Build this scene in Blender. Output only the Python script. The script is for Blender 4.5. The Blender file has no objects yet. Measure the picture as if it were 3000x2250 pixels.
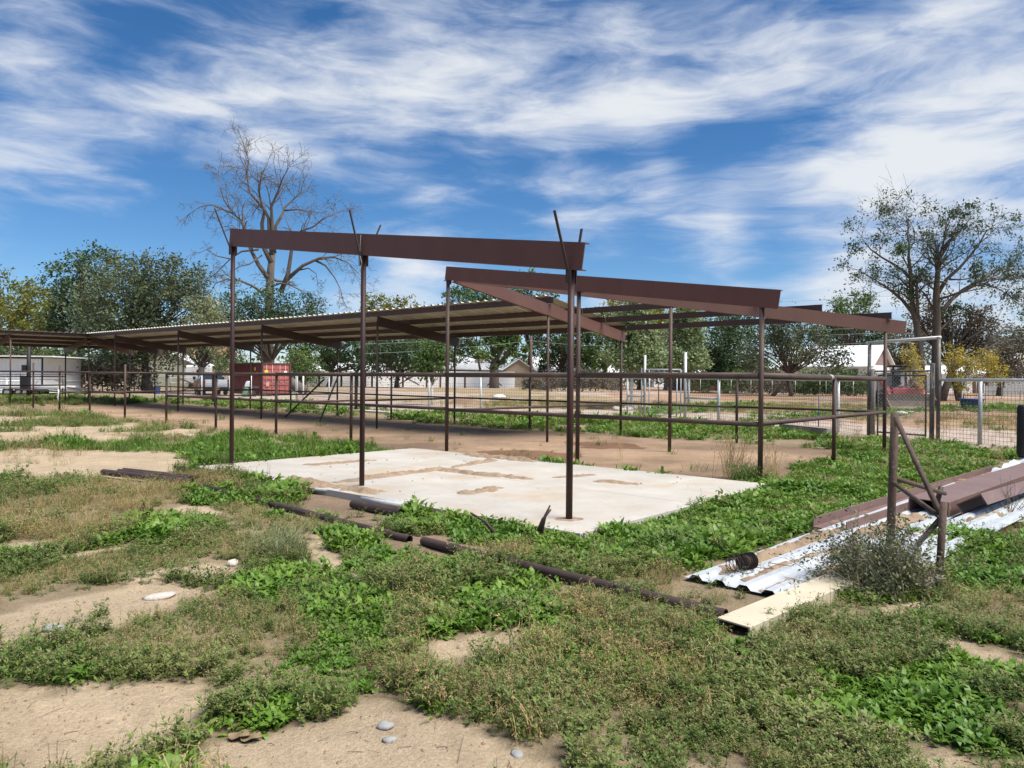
import bpy, math, random
import numpy as np
from mathutils import Vector, Matrix

random.seed(7)
rng = np.random.default_rng(11)
scene = bpy.context.scene
col = scene.collection

# ------------------------------------------------------------------ camera
CAM_H = 1.6
FPX, PITCH, ROLL = 2175.08, 0.0049, 0.009          # focal length in photo pixels (3000 wide)
cam_data = bpy.data.cameras.new('camera')
cam_data.sensor_width = 36.0
cam_data.lens = 36.0 * FPX / 3000.0
cam_data.clip_start = 0.05
cam_data.clip_end = 6000
cam = bpy.data.objects.new('camera', cam_data)
col.objects.link(cam)
cam.matrix_world = (Matrix.Translation((0, 0, CAM_H)) @ Matrix.Rotation(math.pi / 2 - PITCH, 4, 'X')
                    @ Matrix.Rotation(ROLL, 4, 'Z'))
scene.camera = cam

# ------------------------------------------------------------------ light and sky
SUN_EL, SUN_AZ = math.radians(60), math.radians(122)   # azimuth clockwise from +Y (view direction)
SKY_STRENGTH = 0.063
sun_data = bpy.data.lights.new('sun', 'SUN')
sun_data.energy = 4.2
sun_data.angle = math.radians(38)
sun_data.color = (1.0, 0.95, 0.87)
sun = bpy.data.objects.new('sun', sun_data)
col.objects.link(sun)
sd = Vector((math.cos(SUN_EL) * math.sin(SUN_AZ), math.cos(SUN_EL) * math.cos(SUN_AZ), math.sin(SUN_EL)))
sun.rotation_euler = sd.to_track_quat('Z', 'Y').to_euler()
sun.location = sd * 200

scene.view_settings.view_transform = 'Standard'
scene.view_settings.look = 'None'
scene.view_settings.exposure = 0.88
scene.view_settings.gamma = 1.0
scene.view_settings.use_curve_mapping = False
scene.render.engine = 'CYCLES'
scene.cycles.max_bounces = 6
scene.cycles.diffuse_bounces = 3
scene.cycles.glossy_bounces = 2
scene.cycles.transparent_max_bounces = 6


def cam_ray(px, py):
    dx, dy = px - 1500.0, py - 1125.0
    c, s = math.cos(ROLL), math.sin(ROLL)
    X = (dx * c + dy * s) / FPX
    U = -(-dx * s + dy * c) / FPX
    c, s = math.cos(PITCH), math.sin(PITCH)
    return X, c + U * s, -s + U * c


def build_world():
    w = bpy.data.worlds.new('World')
    scene.world = w
    w.use_nodes = True
    nt = w.node_tree
    N, L = nt.nodes, nt.links
    N.clear()
    out = N.new('ShaderNodeOutputWorld')
    bg = N.new('ShaderNodeBackground')
    sky = N.new('ShaderNodeTexSky')
    sky.sky_type = 'NISHITA'
    sky.sun_disc = False
    sky.sun_elevation = SUN_EL
    sky.sun_rotation = SUN_AZ
    sky.altitude = 1500
    sky.air_density = 1.0
    sky.dust_density = 0.35
    sky.ozone_density = 4.0
    tc = N.new('ShaderNodeTexCoord')

    def math_(op, a, b=None, clamp=False):
        n = N.new('ShaderNodeMath')
        n.operation = op
        n.use_clamp = clamp
        for i, v in enumerate((a, b)):
            if v is None:
                continue
            if isinstance(v, (int, float)):
                n.inputs[i].default_value = v
            else:
                L.new(v, n.inputs[i])
        return n.outputs[0]
    sep = N.new('ShaderNodeSeparateXYZ')
    L.new(tc.outputs['Generated'], sep.inputs[0])
    x, y, z = sep.outputs
    az = math_('ARCTAN2', x, y)
    el = math_('ARCSINE', z)
    comb = N.new('ShaderNodeCombineXYZ')
    L.new(az, comb.inputs[0])
    L.new(el, comb.inputs[1])

    # wispy streaks: direction-space noise, tilted and stretched, with a warp
    mp = N.new('ShaderNodeMapping')
    mp.vector_type = 'POINT'
    mp.inputs['Rotation'].default_value = (0, math.radians(-20), 0)
    mp.inputs['Scale'].default_value = (1.4, 1.4, 5.6)
    L.new(tc.outputs['Generated'], mp.inputs[0])
    warp = N.new('ShaderNodeTexNoise')
    warp.inputs['Scale'].default_value = 2.3
    warp.inputs['Detail'].default_value = 3
    L.new(mp.outputs[0], warp.inputs['Vector'])
    wsub = N.new('ShaderNodeVectorMath')
    wsub.operation = 'SUBTRACT'
    L.new(warp.outputs['Color'], wsub.inputs[0])
    wsub.inputs[1].default_value = (.5, .5, .5)
    wsc = N.new('ShaderNodeVectorMath')
    wsc.operation = 'SCALE'
    L.new(wsub.outputs[0], wsc.inputs[0])
    wsc.inputs['Scale'].default_value = 0.38
    wadd = N.new('ShaderNodeVectorMath')
    wadd.operation = 'ADD'
    L.new(mp.outputs[0], wadd.inputs[0])
    L.new(wsc.outputs[0], wadd.inputs[1])
    n1 = N.new('ShaderNodeTexNoise')
    n1.inputs['Scale'].default_value = 2.6
    n1.inputs['Detail'].default_value = 7
    n1.inputs['Roughness'].default_value = 0.52
    L.new(wadd.outputs[0], n1.inputs['Vector'])
    n2 = N.new('ShaderNodeTexNoise')
    n2.inputs['Scale'].default_value = 6.5
    n2.inputs['Detail'].default_value = 8
    n2.inputs['Roughness'].default_value = 0.62
    n2.inputs['Distortion'].default_value = 0.15
    L.new(wadd.outputs[0], n2.inputs['Vector'])

    # the cloud banks, placed by direction in the sky: px, py, radius (px), amount
    bumps = [(60, 480, 190, .5), (230, 410, 200, .55), (430, 380, 190, .5), (640, 290, 210, .5), (850, 250, 220, .5),
             (1080, 200, 240, .45), (1320, 130, 260, .5), (1620, 110, 260, .5), (1900, 110, 260, .5), (2200, 120, 240, .45),
             (1000, 380, 170, .4), (1250, 400, 180, .45), (1500, 390, 180, .5), (1750, 420, 170, .4), (1900, 330, 160, .3),
             (60, 60, 150, .5), (200, 110, 120, .35), (760, 470, 130, .28), (1130, 480, 120, .3),
             (1700, 585, 110, .55), (1950, 570, 110, .65), (2150, 545, 110, .7), (2350, 500, 120, .75), (2560, 430, 130, .7), (2700, 400, 150, .25),
             (2700, 220, 280, .25), (2950, 300, 300, .35), (2900, 600, 300, .4), (2650, 640, 210, .35), (2400, 650, 170, .25),
             (2950, 60, 240, .4), (2450, 260, 200, .25), (1280, 610, 100, .4), (1450, 595, 100, .45), (1580, 590, 100, .45), (1830, 600, 90, .35), (480, 340, 120, .25), (750, 320, 130, .25),
             (1080, 870, 190, .5), (1240, 830, 130, .42), (2150, 760, 80, .5), (2450, 830, 150, .5), (2560, 880, 160, .5), (2950, 900, 240, .4),
             (2080, 640, 90, .25),
             # blue gaps
             (330, 160, 170, -.45), (560, 140, 170, -.5), (820, 60, 160, -.4), (300, 640, 280, -.6), (640, 640, 240, -.5), (1000, 640, 200, -.4), (1500, 560, 150, -.45),
             (1780, 500, 130, -.4), (2080, 430, 130, -.55), (2300, 380, 120, -.45), (1900, 720, 170, -.5), (1450, 740, 170, -.45), (2450, 130, 90, -.25),
             (2250, 610, 120, -.25), (300, 800, 260, -.4), (2050, 180, 70, -.2), (1650, 280, 90, -.18)]
    total = None
    for px, py, r, amt in bumps:
        X, Y, Z = cam_ray(px, py)
        a0, e0 = math.atan2(X, Y), math.asin(Z / math.sqrt(X * X + Y * Y + Z * Z))
        d = N.new('ShaderNodeVectorMath')
        d.operation = 'DISTANCE'
        L.new(comb.outputs[0], d.inputs[0])
        d.inputs[1].default_value = (a0, e0, 0)
        m = N.new('ShaderNodeMapRange')
        m.interpolation_type = 'SMOOTHERSTEP'
        m.inputs['From Min'].default_value = 0
        m.inputs['From Max'].default_value = r / FPX * 1.55
        m.inputs['To Min'].default_value = amt
        m.inputs['To Max'].default_value = 0
        L.new(d.outputs['Value'], m.inputs['Value'])
        total = m.outputs[0] if total is None else math_('ADD', total, m.outputs[0])
    tsoft = math_('MULTIPLY', total, 0.60)
    base = math_('ADD', math_('MULTIPLY', math_('SUBTRACT', n1.outputs['Fac'], 0.5), 2.3),
                 math_('MULTIPLY', math_('SUBTRACT', n2.outputs['Fac'], 0.5), 1.35))
    dens = math_('ADD', math_('ADD', base, tsoft), 0.16)
    ramp = N.new('ShaderNodeMapRange')
    ramp.interpolation_type = 'SMOOTHSTEP'
    ramp.inputs['From Min'].default_value = -0.12
    ramp.inputs['From Max'].default_value = 1.12
    L.new(dens, ramp.inputs['Value'])
    cov = math_('MULTIPLY', ramp.outputs[0], 0.93)
    # no cloud below the horizon
    fade = N.new('ShaderNodeMapRange')
    fade.inputs['From Min'].default_value = -0.01
    fade.inputs['From Max'].default_value = 0.02
    L.new(el, fade.inputs['Value'])
    cov = math_('MULTIPLY', cov, fade.outputs[0])
    # sky: Nishita, scaled
    skysc = N.new('ShaderNodeVectorMath')
    skysc.operation = 'SCALE'
    L.new(sky.outputs[0], skysc.inputs[0])
    skysc.inputs['Scale'].default_value = SKY_STRENGTH
    hsv = N.new('ShaderNodeHueSaturation')
    hsv.inputs['Saturation'].default_value = 1.24
    hsv.inputs['Value'].default_value = 1.08
    L.new(skysc.outputs[0], hsv.inputs['Color'])
    cl = N.new('ShaderNodeMix')
    cl.data_type = 'RGBA'
    cl.inputs[6].default_value = (0.315, 0.37, 0.49, 1)
    cl.inputs[7].default_value = (0.465, 0.48, 0.495, 1)
    L.new(ramp.outputs[0], cl.inputs[0])
    mx = N.new('ShaderNodeMix')
    mx.data_type = 'RGBA'
    L.new(cov, mx.inputs[0])
    L.new(hsv.outputs[0], mx.inputs[6])
    L.new(cl.outputs[2], mx.inputs[7])
    L.new(mx.outputs[2], bg.inputs['Color'])
    bg.inputs['Strength'].default_value = 1.0
    L.new(bg.outputs[0], out.inputs[0])


build_world()

# ------------------------------------------------------------------ helpers
def gz(y):
    t = min(max(y - 22.0, 0.0), 110.0)
    return 0.0066 * t * min(1.0, t / 10.0)


def at(px, py, z=None):
    """ground point seen at a photo pixel"""
    X, Y, Z = cam_ray(px, py)
    zz = 0.0 if z is None else z
    for _ in range(60):
        t = (zz - CAM_H) / Z
        x, y = X * t, Y * t
        if z is not None:
            break
        zz = 0.5 * zz + 0.5 * gz(y)
    return Vector((x, y, zz))


def up(px, py, depth):
    """point at a given distance (world y) seen at a photo pixel"""
    X, Y, Z = cam_ray(px, py)
    t = depth / Y
    return Vector((X * t, depth, CAM_H + Z * t))


TH = -0.7167
U2 = np.array([math.cos(TH), math.sin(TH)])
V2 = np.array([-U2[1], U2[0]])
R2P = np.array([-1.4521, 16.623])
S, W1, W2, LR = 3.504, 3.6255, 3.504, 7.2143


def g(a, b, h=0.0):
    p = R2P + a * U2 + b * V2
    return Vector((p[0], p[1], gz(p[1]) + h))


U3 = Vector((U2[0], U2[1], 0))
V3 = Vector((V2[0], V2[1], 0))
Z3 = Vector((0, 0, 1))
ORIGIN = {}


class MB:
    def __init__(self):
        self.v, self.f = [], []

    def add(self, vs, fs):
        o = len(self.v)
        self.v.extend(tuple(p) for p in vs)
        self.f.extend(tuple(i + o for i in q) for q in fs)
        return self

    def box(self, c, size, ax=Vector((1, 0, 0)), upv=Z3):
        ax = Vector(ax).normalized()
        ay = Vector(upv).cross(ax).normalized()
        az = ax.cross(ay).normalized()
        c = Vector(c)
        sx, sy, sz = size[0] / 2, size[1] / 2, size[2] / 2
        vs = [c + ax * sx * i + ay * sy * j + az * sz * k for i in (-1, 1) for j in (-1, 1) for k in (-1, 1)]
        self.add(vs, [(0, 1, 3, 2), (4, 6, 7, 5), (0, 4, 5, 1), (2, 3, 7, 6), (0, 2, 6, 4), (1, 5, 7, 3)])
        return self

    def bar(self, a, b, w, h, upv=Z3):
        a, b = Vector(a), Vector(b)
        d = b - a
        if d.length < 1e-6:
            return self
        u_ = Vector(upv)
        if abs(d.normalized().dot(u_)) > .98:
            u_ = Vector((0, 1, 0))
        return self.box((a + b) / 2, (d.length, w, h), d, u_)

    def tube(self, pts, rad, n=8, cap=True):
        pts = [Vector(p) for p in pts]
        if not hasattr(rad, '__len__'):
            rad = [rad] * len(pts)
        o = len(self.v)
        prev = None
        for i, p in enumerate(pts):
            d = (pts[min(i + 1, len(pts) - 1)] - pts[max(i - 1, 0)])
            d = d.normalized() if d.length > 1e-9 else Z3
            ref = Vector((1, 0, 0)) if abs(d.x) < .8 else Vector((0, 1, 0))
            a = ref - d * ref.dot(d) if prev is None else prev - d * prev.dot(d)
            a.normalize()
            prev = a
            b = d.cross(a)
            for k in range(n):
                t = 2 * math.pi * k / n
                self.v.append(tuple(p + (a * math.cos(t) + b * math.sin(t)) * rad[i]))
        for i in range(len(pts) - 1):
            for k in range(n):
                k2 = (k + 1) % n
                self.f.append((o + i * n + k, o + i * n + k2, o + (i + 1) * n + k2, o + (i + 1) * n + k))
        if cap and n > 2:
            self.f.append(tuple(o + k for k in reversed(range(n))))
            e = o + (len(pts) - 1) * n
            self.f.append(tuple(e + k for k in range(n)))
        return self

    def prism(self, prof, a, b, side, upv, shear=0.0):
        """2D profile (s along side, t along up) swept from a to b; the far end cut slants by shear per unit t"""
        a, b, side, upv = Vector(a), Vector(b), Vector(side), Vector(upv)
        d = (b - a).normalized()
        n = len(prof)
        vs = [a + side * s + upv * t for s, t in prof] + [b + side * s + upv * t + d * shear * t for s, t in prof]
        fs = [(i, (i + 1) % n, n + (i + 1) % n, n + i) for i in range(n)]
        fs += [tuple(reversed(range(n))), tuple(range(n, 2 * n))]
        return self.add(vs, fs)

    def quad(self, a, b, c, d):
        return self.add([a, b, c, d], [(0, 1, 2, 3)])

    def lathe(self, prof, c, n=20, axis=None):
        c = Vector(c)
        o = len(self.v)
        for r, h in prof:
            for k in range(n):
                t = 2 * math.pi * k / n
                self.v.append((c.x + r * math.cos(t), c.y + r * math.sin(t), c.z + h))
        for i in range(len(prof) - 1):
            for k in range(n):
                k2 = (k + 1) % n
                self.f.append((o + i * n + k, o + i * n + k2, o + (i + 1) * n + k2, o + (i + 1) * n + k))
        return self

    def build(self, name, mat, parent=None, smooth=False, loc=None, bevel=0.0):
        me = bpy.data.meshes.new(name)
        org = ORIGIN.get(parent.as_pointer(), Vector((0, 0, 0))) if parent is not None else Vector(loc or (0, 0, 0))
        arr = np.array(self.v, dtype=np.float64).reshape(-1, 3) - np.array(org)
        me.from_pydata(arr.tolist(), [], self.f)
        me.materials.append(mat)
        if smooth:
            me.polygons.foreach_set('use_smooth', [True] * len(me.polygons))
        me.update()
        o = bpy.data.objects.new(name, me)
        col.objects.link(o)
        if parent is not None:
            o.parent = parent
        else:
            o.location = org
        ORIGIN[o.as_pointer()] = org
        if bevel:
            m = o.modifiers.new('bevel', 'BEVEL')
            m.width = bevel
            m.segments = 2
            m.limit_method = 'ANGLE'
        return o


def tag(o, label=None, cat=None, group=None, kind=None):
    if label:
        o['label'] = label
    if cat:
        o['category'] = cat
    if group:
        o['group'] = group
    if kind:
        o['kind'] = kind
    return o


def thing(name, loc, label, cat, group=None):
    o = bpy.data.objects.new(name, None)
    o.empty_display_size = .1
    col.objects.link(o)
    o.location = Vector(loc)
    ORIGIN[o.as_pointer()] = Vector(loc)
    return tag(o, label, cat, group)


# ------------------------------------------------------------------ materials
def mat(name, c1, c2=None, scale=6.0, rough=.6, metal=0.0, bump=0.0, bscale=40.0, c3=None, s3=30.0, t3=.6, detail=5,
        stretch=(1, 1, 1), spec=.35, emit=None, mid=.5, soft=.18):
    m = bpy.data.materials.new(name)
    m.use_nodes = True
    nt = m.node_tree
    N, L = nt.nodes, nt.links
    b = N['Principled BSDF']
    b.inputs['Roughness'].default_value = rough
    b.inputs['Metallic'].default_value = metal
    b.inputs['Specular IOR Level'].default_value = spec
    geo = N.new('ShaderNodeNewGeometry')
    mp = N.new('ShaderNodeMapping')
    mp.inputs['Scale'].default_value = stretch
    L.new(geo.outputs['Position'], mp.inputs[0])
    cur = None
    if c2 is None:
        b.inputs['Base Color'].default_value = (*c1, 1)
    else:
        n = N.new('ShaderNodeTexNoise')
        n.inputs['Scale'].default_value = scale
        n.inputs['Detail'].default_value = detail
        n.inputs['Roughness'].default_value = .62
        L.new(mp.outputs[0], n.inputs['Vector'])
        r = N.new('ShaderNodeMapRange')
        r.inputs['From Min'].default_value = mid - soft
        r.inputs['From Max'].default_value = mid + soft
        L.new(n.outputs['Fac'], r.inputs['Value'])
        mx = N.new('ShaderNodeMix')
        mx.data_type = 'RGBA'
        mx.inputs[6].default_value = (*c1, 1)
        mx.inputs[7].default_value = (*c2, 1)
        L.new(r.outputs[0], mx.inputs[0])
        cur = mx.outputs[2]
        if c3 is not None:
            n3 = N.new('ShaderNodeTexNoise')
            n3.inputs['Scale'].default_value = s3
            n3.inputs['Detail'].default_value = 6
            n3.inputs['Roughness'].default_value = .65
            L.new(mp.outputs[0], n3.inputs['Vector'])
            r3 = N.new('ShaderNodeMapRange')
            r3.inputs['From Min'].default_value = t3
            r3.inputs['From Max'].default_value = t3 + .08
            L.new(n3.outputs['Fac'], r3.inputs['Value'])
            mx3 = N.new('ShaderNodeMix')
            mx3.data_type = 'RGBA'
            L.new(r3.outputs[0], mx3.inputs[0])
            L.new(cur, mx3.inputs[6])
            mx3.inputs[7].default_value = (*c3, 1)
            cur = mx3.outputs[2]
        L.new(cur, b.inputs['Base Color'])
    if bump:
        nb = N.new('ShaderNodeTexNoise')
        nb.inputs['Scale'].default_value = bscale
        nb.inputs['Detail'].default_value = 6
        L.new(mp.outputs[0], nb.inputs['Vector'])
        bp = N.new('ShaderNodeBump')
        bp.inputs['Strength'].default_value = bump
        bp.inputs['Distance'].default_value = .02
        L.new(nb.outputs['Fac'], bp.inputs['Height'])
        L.new(bp.outputs[0], b.inputs['Normal'])
    return m


def leafmat(name, ca, cb, cc=None, transl=.25, rough=.55, nscale=.6, spec=.3):
    """foliage: colour varies per instance and over space"""
    m = bpy.data.materials.new(name)
    m.use_nodes = True
    nt = m.node_tree
    N, L = nt.nodes, nt.links
    b = N['Principled BSDF']
    out = N['Material Output']
    b.inputs['Roughness'].default_value = rough
    b.inputs['Specular IOR Level'].default_value = spec
    oi = N.new('ShaderNodeObjectInfo')
    geo = N.new('ShaderNodeNewGeometry')
    n = N.new('ShaderNodeTexNoise')
    n.inputs['Scale'].default_value = nscale
    n.inputs['Detail'].default_value = 3
    L.new(geo.outputs['Position'], n.inputs['Vector'])
    r = N.new('ShaderNodeMapRange')
    r.inputs['From Min'].default_value = .32
    r.inputs['From Max'].default_value = .68
    L.new(n.outputs['Fac'], r.inputs['Value'])
    isl = N.new('ShaderNodeMath')
    isl.operation = 'ADD'
    L.new(geo.outputs['Random Per Island'], isl.inputs[0])
    L.new(oi.outputs['Random'], isl.inputs[1])
    hf = N.new('ShaderNodeMath')
    hf.operation = 'MULTIPLY'
    L.new(isl.outputs[0], hf.inputs[0])
    hf.inputs[1].default_value = .5
    av = N.new('ShaderNodeMath')
    av.operation = 'MULTIPLY_ADD'
    L.new(r.outputs[0], av.inputs[0])
    av.inputs[1].default_value = .5
    h2 = N.new('ShaderNodeMath')
    h2.operation = 'MULTIPLY'
    L.new(hf.outputs[0], h2.inputs[0])
    h2.inputs[1].default_value = .5
    L.new(h2.outputs[0], av.inputs[2])
    cr = N.new('ShaderNodeValToRGB')
    cr.color_ramp.elements[0].position = .12
    cr.color_ramp.elements[0].color = (*ca, 1)
    cr.color_ramp.elements[1].position = .88
    cr.color_ramp.elements[1].color = (*(cc or cb), 1)
    if cc:
        e = cr.color_ramp.elements.new(.5)
        e.color = (*cb, 1)
    L.new(av.outputs[0], cr.inputs[0])
    L.new(cr.outputs[0], b.inputs['Base Color'])
    tr = N.new('ShaderNodeBsdfTranslucent')
    L.new(cr.outputs[0], tr.inputs['Color'])
    ms = N.new('ShaderNodeMixShader')
    ms.inputs[0].default_value = transl
    L.new(b.outputs[0], ms.inputs[1])
    L.new(tr.outputs[0], ms.inputs[2])
    L.new(ms.outputs[0], out.inputs['Surface'])
    return m


MT = {}
MT['frame'] = mat('red_oxide_steel', (.108, .042, .034), (.132, .053, .042), 3, .5, 0, .05, 90, (.045, .022, .018), 14, .66, stretch=(1, 1, .6))
MT['frame_lit'] = mat('lit_oxide_steel', (.135, .068, .053), (.112, .055, .044), 2, .5, 0, .04, 90, (.07, .035, .028), 12, .68)  # lighter copy of the frame steel, with sunlit faces put into its colour
MT['post_red'] = mat('rusty_red_pipe', (.060, .022, .018), (.028, .014, .013), 3.5, .55, 0, .08, 80, (.12, .05, .03), 22, .7, stretch=(1, 1, .35))
MT['rust'] = mat('brown_rusty_pipe', (.085, .052, .040), (.055, .034, .027), 5, .6, 0, .1, 90, (.14, .085, .06), 26, .68, stretch=(1, 1, .5))
MT['rust_dark'] = mat('dark_rusty_pipe', (.042, .028, .025), (.065, .042, .034), 6, .6, 0, .1, 90, (.11, .06, .04), 26, .7)
MT['purlin'] = mat('brown_purlin_shaded_rafter_steel', (.058, .034, .032), (.072, .041, .038), 2, .5, 0, .03, 80)  # brown purlins; shed rafters use it too, roof shade put into their colour
MT['sheet_under'] = mat('galvanised_roof_sheet', (.58, .57, .51), (.48, .47, .42), 1.5, .5, .05, .0, 10)
MT['galv'] = mat('galvanised_pipe', (.46, .47, .46), (.33, .34, .33), 8, .5, .35, .04, 90, (.2, .16, .12), 15, .68, stretch=(1, 1, .5))
MT['galv_white'] = mat('pale_galvanised_pipe', (.60, .61, .60), (.48, .49, .48), 8, .5, .2, .04, 90, (.25, .2, .16), 15, .7)
MT['galv_dirty'] = mat('dirty_dark_pipe', (.16, .145, .13), (.07, .06, .052), 7, .6, .1, .1, 80, (.34, .32, .29), 14, .58, stretch=(1, 1, .4))
MT['white_post'] = mat('white_painted_post', (.74, .74, .72), (.62, .62, .60), 8, .6)
MT['wire'] = mat('grey_wire', (.07, .07, .068), (.11, .105, .10), 4, .55, .3)
MT['concrete'] = None
MT['wood'] = mat('weathered_grey_timber', (.30, .26, .22), (.20, .17, .145), 12, .85, 0, .35, 60, (.10, .085, .07), 20, .6, stretch=(1, 1, 3))
MT['wood_dark'] = mat('dark_stained_wood', (.12, .062, .042), (.09, .045, .033), 10, .8, 0, .2, 50)
MT['scrap_white'] = mat('white_ribbed_sheet_metal', (.50, .525, .55), (.41, .435, .46), 5, .42, .15, .03, 60, (.42, .33, .24), 5, .66)
MT['scrap_brown'] = mat('mauve_brown_steel_channel', (.185, .118, .104), (.145, .09, .08), 2.2, .45, 0, .03, 60, (.30, .22, .17), 9, .62)
MT['scrap_cream'] = mat('cream_painted_channel', (.54, .48, .36), (.47, .41, .30), 3, .5, 0, .02, 60, (.35, .28, .2), 14, .7)
MT['dirt_cover'] = mat('wind_blown_dirt', (.31, .225, .15), (.21, .15, .10), 7, .95, 0, .6, 45, (.10, .075, .055), 40, .62)
MT['pvc'] = mat('grey_plastic_conduit', (.45, .46, .47), (.36, .37, .38), 10, .45)
MT['black'] = mat('black_plastic', (.012, .012, .013), (.02, .02, .02), 10, .5)
MT['dark'] = mat('dark_interior', (.02, .018, .017))
MT['white_wall'] = mat('white_painted_sheet', (.82, .83, .84), (.76, .77, .79), .6, .6)
MT['white_roof'] = mat('white_metal_roof', (.78, .79, .80), (.70, .71, .73), .5, .5)
MT['tan_wall'] = mat('tan_stucco_wall', (.42, .34, .26), (.36, .29, .22), 1, .9)
MT['green_wall'] = mat('pale_green_stucco', (.42, .43, .33), (.36, .37, .28), 1, .9)
MT['pink_wall'] = mat('weathered_brick_gable', (.30, .22, .19), (.24, .17, .15), 3, .9)
MT['tan_roof'] = mat('tan_shingle_roof', (.46, .40, .34), (.40, .34, .29), 4, .9)
MT['tile_roof'] = mat('terracotta_roof_tile', (.52, .25, .16), (.42, .19, .12), 6, .8)
MT['glass'] = mat('dark_window_glass', (.02, .025, .03), (.04, .05, .06), 3, .08, 0, 0, 10, spec=.6)
MT['rubber'] = mat('black_rubber', (.018, .018, .018), (.03, .028, .026), 20, .8)
MT['bark'] = mat('grey_brown_bark', (.125, .10, .083), (.075, .06, .05), 8, .95, 0, .5, 30, stretch=(1, 1, .3))
MT['bark_pale'] = mat('pale_dead_bark', (.165, .14, .118), (.10, .083, .07), 6, .95, 0, .5, 30, stretch=(1, 1, .3))
MT['bark_young'] = mat('smooth_young_bark', (.26, .24, .18), (.2, .18, .14), 8, .9)
MT['bark_white'] = mat('white_painted_trunk', (.72, .71, .67), (.60, .59, .55), 10, .8)
MT['rock'] = mat('pale_stone', (.52, .47, .41), (.38, .34, .30), 12, .9, 0, .4, 40)
MT['rock_grey'] = mat('grey_river_stone', (.30, .30, .29), (.22, .22, .215), 14, .8, 0, .2, 40)
MT['stick'] = mat('dead_stick', (.115, .09, .072), (.17, .14, .115), 20, .9)

# ------------------------------------------------------------------ ground
def vn(x, y, sc, seed=0):
    """smooth value noise 0..1"""
    r = np.random.default_rng(seed)
    T = r.random((256, 256))
    x, y = np.asarray(x) / sc, np.asarray(y) / sc
    xi, yi = np.floor(x).astype(int), np.floor(y).astype(int)
    fx, fy = x - xi, y - yi
    fx, fy = fx * fx * (3 - 2 * fx), fy * fy * (3 - 2 * fy)
    a, b = T[xi % 256, yi % 256], T[(xi + 1) % 256, yi % 256]
    c, d = T[xi % 256, (yi + 1) % 256], T[(xi + 1) % 256, (yi + 1) % 256]
    return (a * (1 - fx) + b * fx) * (1 - fy) + (c * (1 - fx) + d * fx) * fy


def fbm(x, y, sc, seed=0, oct=4):
    s, w, t = 0, 1, 0
    for i in range(oct):
        s = s + w * vn(x, y, sc / 2 ** i, seed + i)
        t += w
        w *= .55
    return s / t


def inpoly(x, y, poly):
    x, y = np.asarray(x), np.asarray(y)
    res = np.zeros(x.shape, bool)
    n = len(poly)
    for i in range(n):
        x1, y1 = poly[i]
        x2, y2 = poly[(i + 1) % n]
        if y1 == y2:
            continue
        c = ((y1 > y) != (y2 > y)) & (x < (x2 - x1) * (y - y1) / (y2 - y1) + x1)
        res ^= c
    return res


def W(pp):
    """outline on the ground (metres) of an area seen in the photograph"""
    return [tuple(at(px, py)[:2]) for px, py in pp]


def warp(x, y, amp=.22, sc=.7):
    return (x + (fbm(x, y, sc, 21) - .5) * 2 * amp * 1.6, y + (fbm(x, y, sc, 55) - .5) * 2 * amp * 1.6)


SAND = [W(p) for p in [
    [(-200, 1340), (200, 1308), (430, 1318), (560, 1350), (540, 1385), (400, 1400), (150, 1408), (-200, 1395)],
    [(-200, 1272), (260, 1262), (430, 1285), (300, 1303), (-200, 1308)],
    [(450, 1502), (520, 1482), (640, 1492), (650, 1508), (560, 1522)],
    [(-60, 1860), (120, 1780), (300, 1722), (420, 1690), (540, 1655), (690, 1635), (720, 1690), (640, 1742), (480, 1795), (350, 1835), (200, 1875), (60, 1955), (-60, 1990)],
    [(220, 1632), (330, 1600), (410, 1582), (400, 1602), (280, 1642)],
    [(-60, 1590), (60, 1590), (120, 1600), (0, 1640), (-60, 1640)],
    [(-60, 2060), (100, 2000), (280, 2035), (400, 1985), (640, 1985), (660, 2030), (560, 2085), (450, 2140), (330, 2190), (160, 2260), (-60, 2300)],
    [(480, 2180), (800, 2140), (1000, 2125), (1130, 2085), (1250, 2080), (1400, 2130), (1540, 2150), (1650, 2205), (1720, 2320), (480, 2320)],
    [(870, 1570), (950, 1590), (1010, 1640), (1100, 1672), (1080, 1692), (990, 1660), (900, 1612)],
    [(1400, 1830), (1480, 1818), (1470, 1870), (1410, 1935), (1330, 1955), (1320, 1900)],
    [(2570, 1805), (2640, 1752), (2790, 1768), (2770, 1792), (2700, 1815), (2620, 1828)],
    [(2820, 1905), (2920, 1915), (3060, 1960), (3060, 1985), (2900, 1955)],
    [(2730, 2225), (2850, 2205), (2930, 2290), (2720, 2290)],
    [(2560, 1395), (2640, 1385), (2700, 1395), (2650, 1410)],
    [(1990, 2245), (2060, 2225), (2120, 2290), (1980, 2290)],
]]
SOIL = [W(p) for p in [
    [(860, 1455), (1040, 1438), (1190, 1478), (1070, 1500), (1110, 1555), (1330, 1588), (1430, 1632), (1330, 1645), (1080, 1570), (960, 1500)]]]
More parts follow.
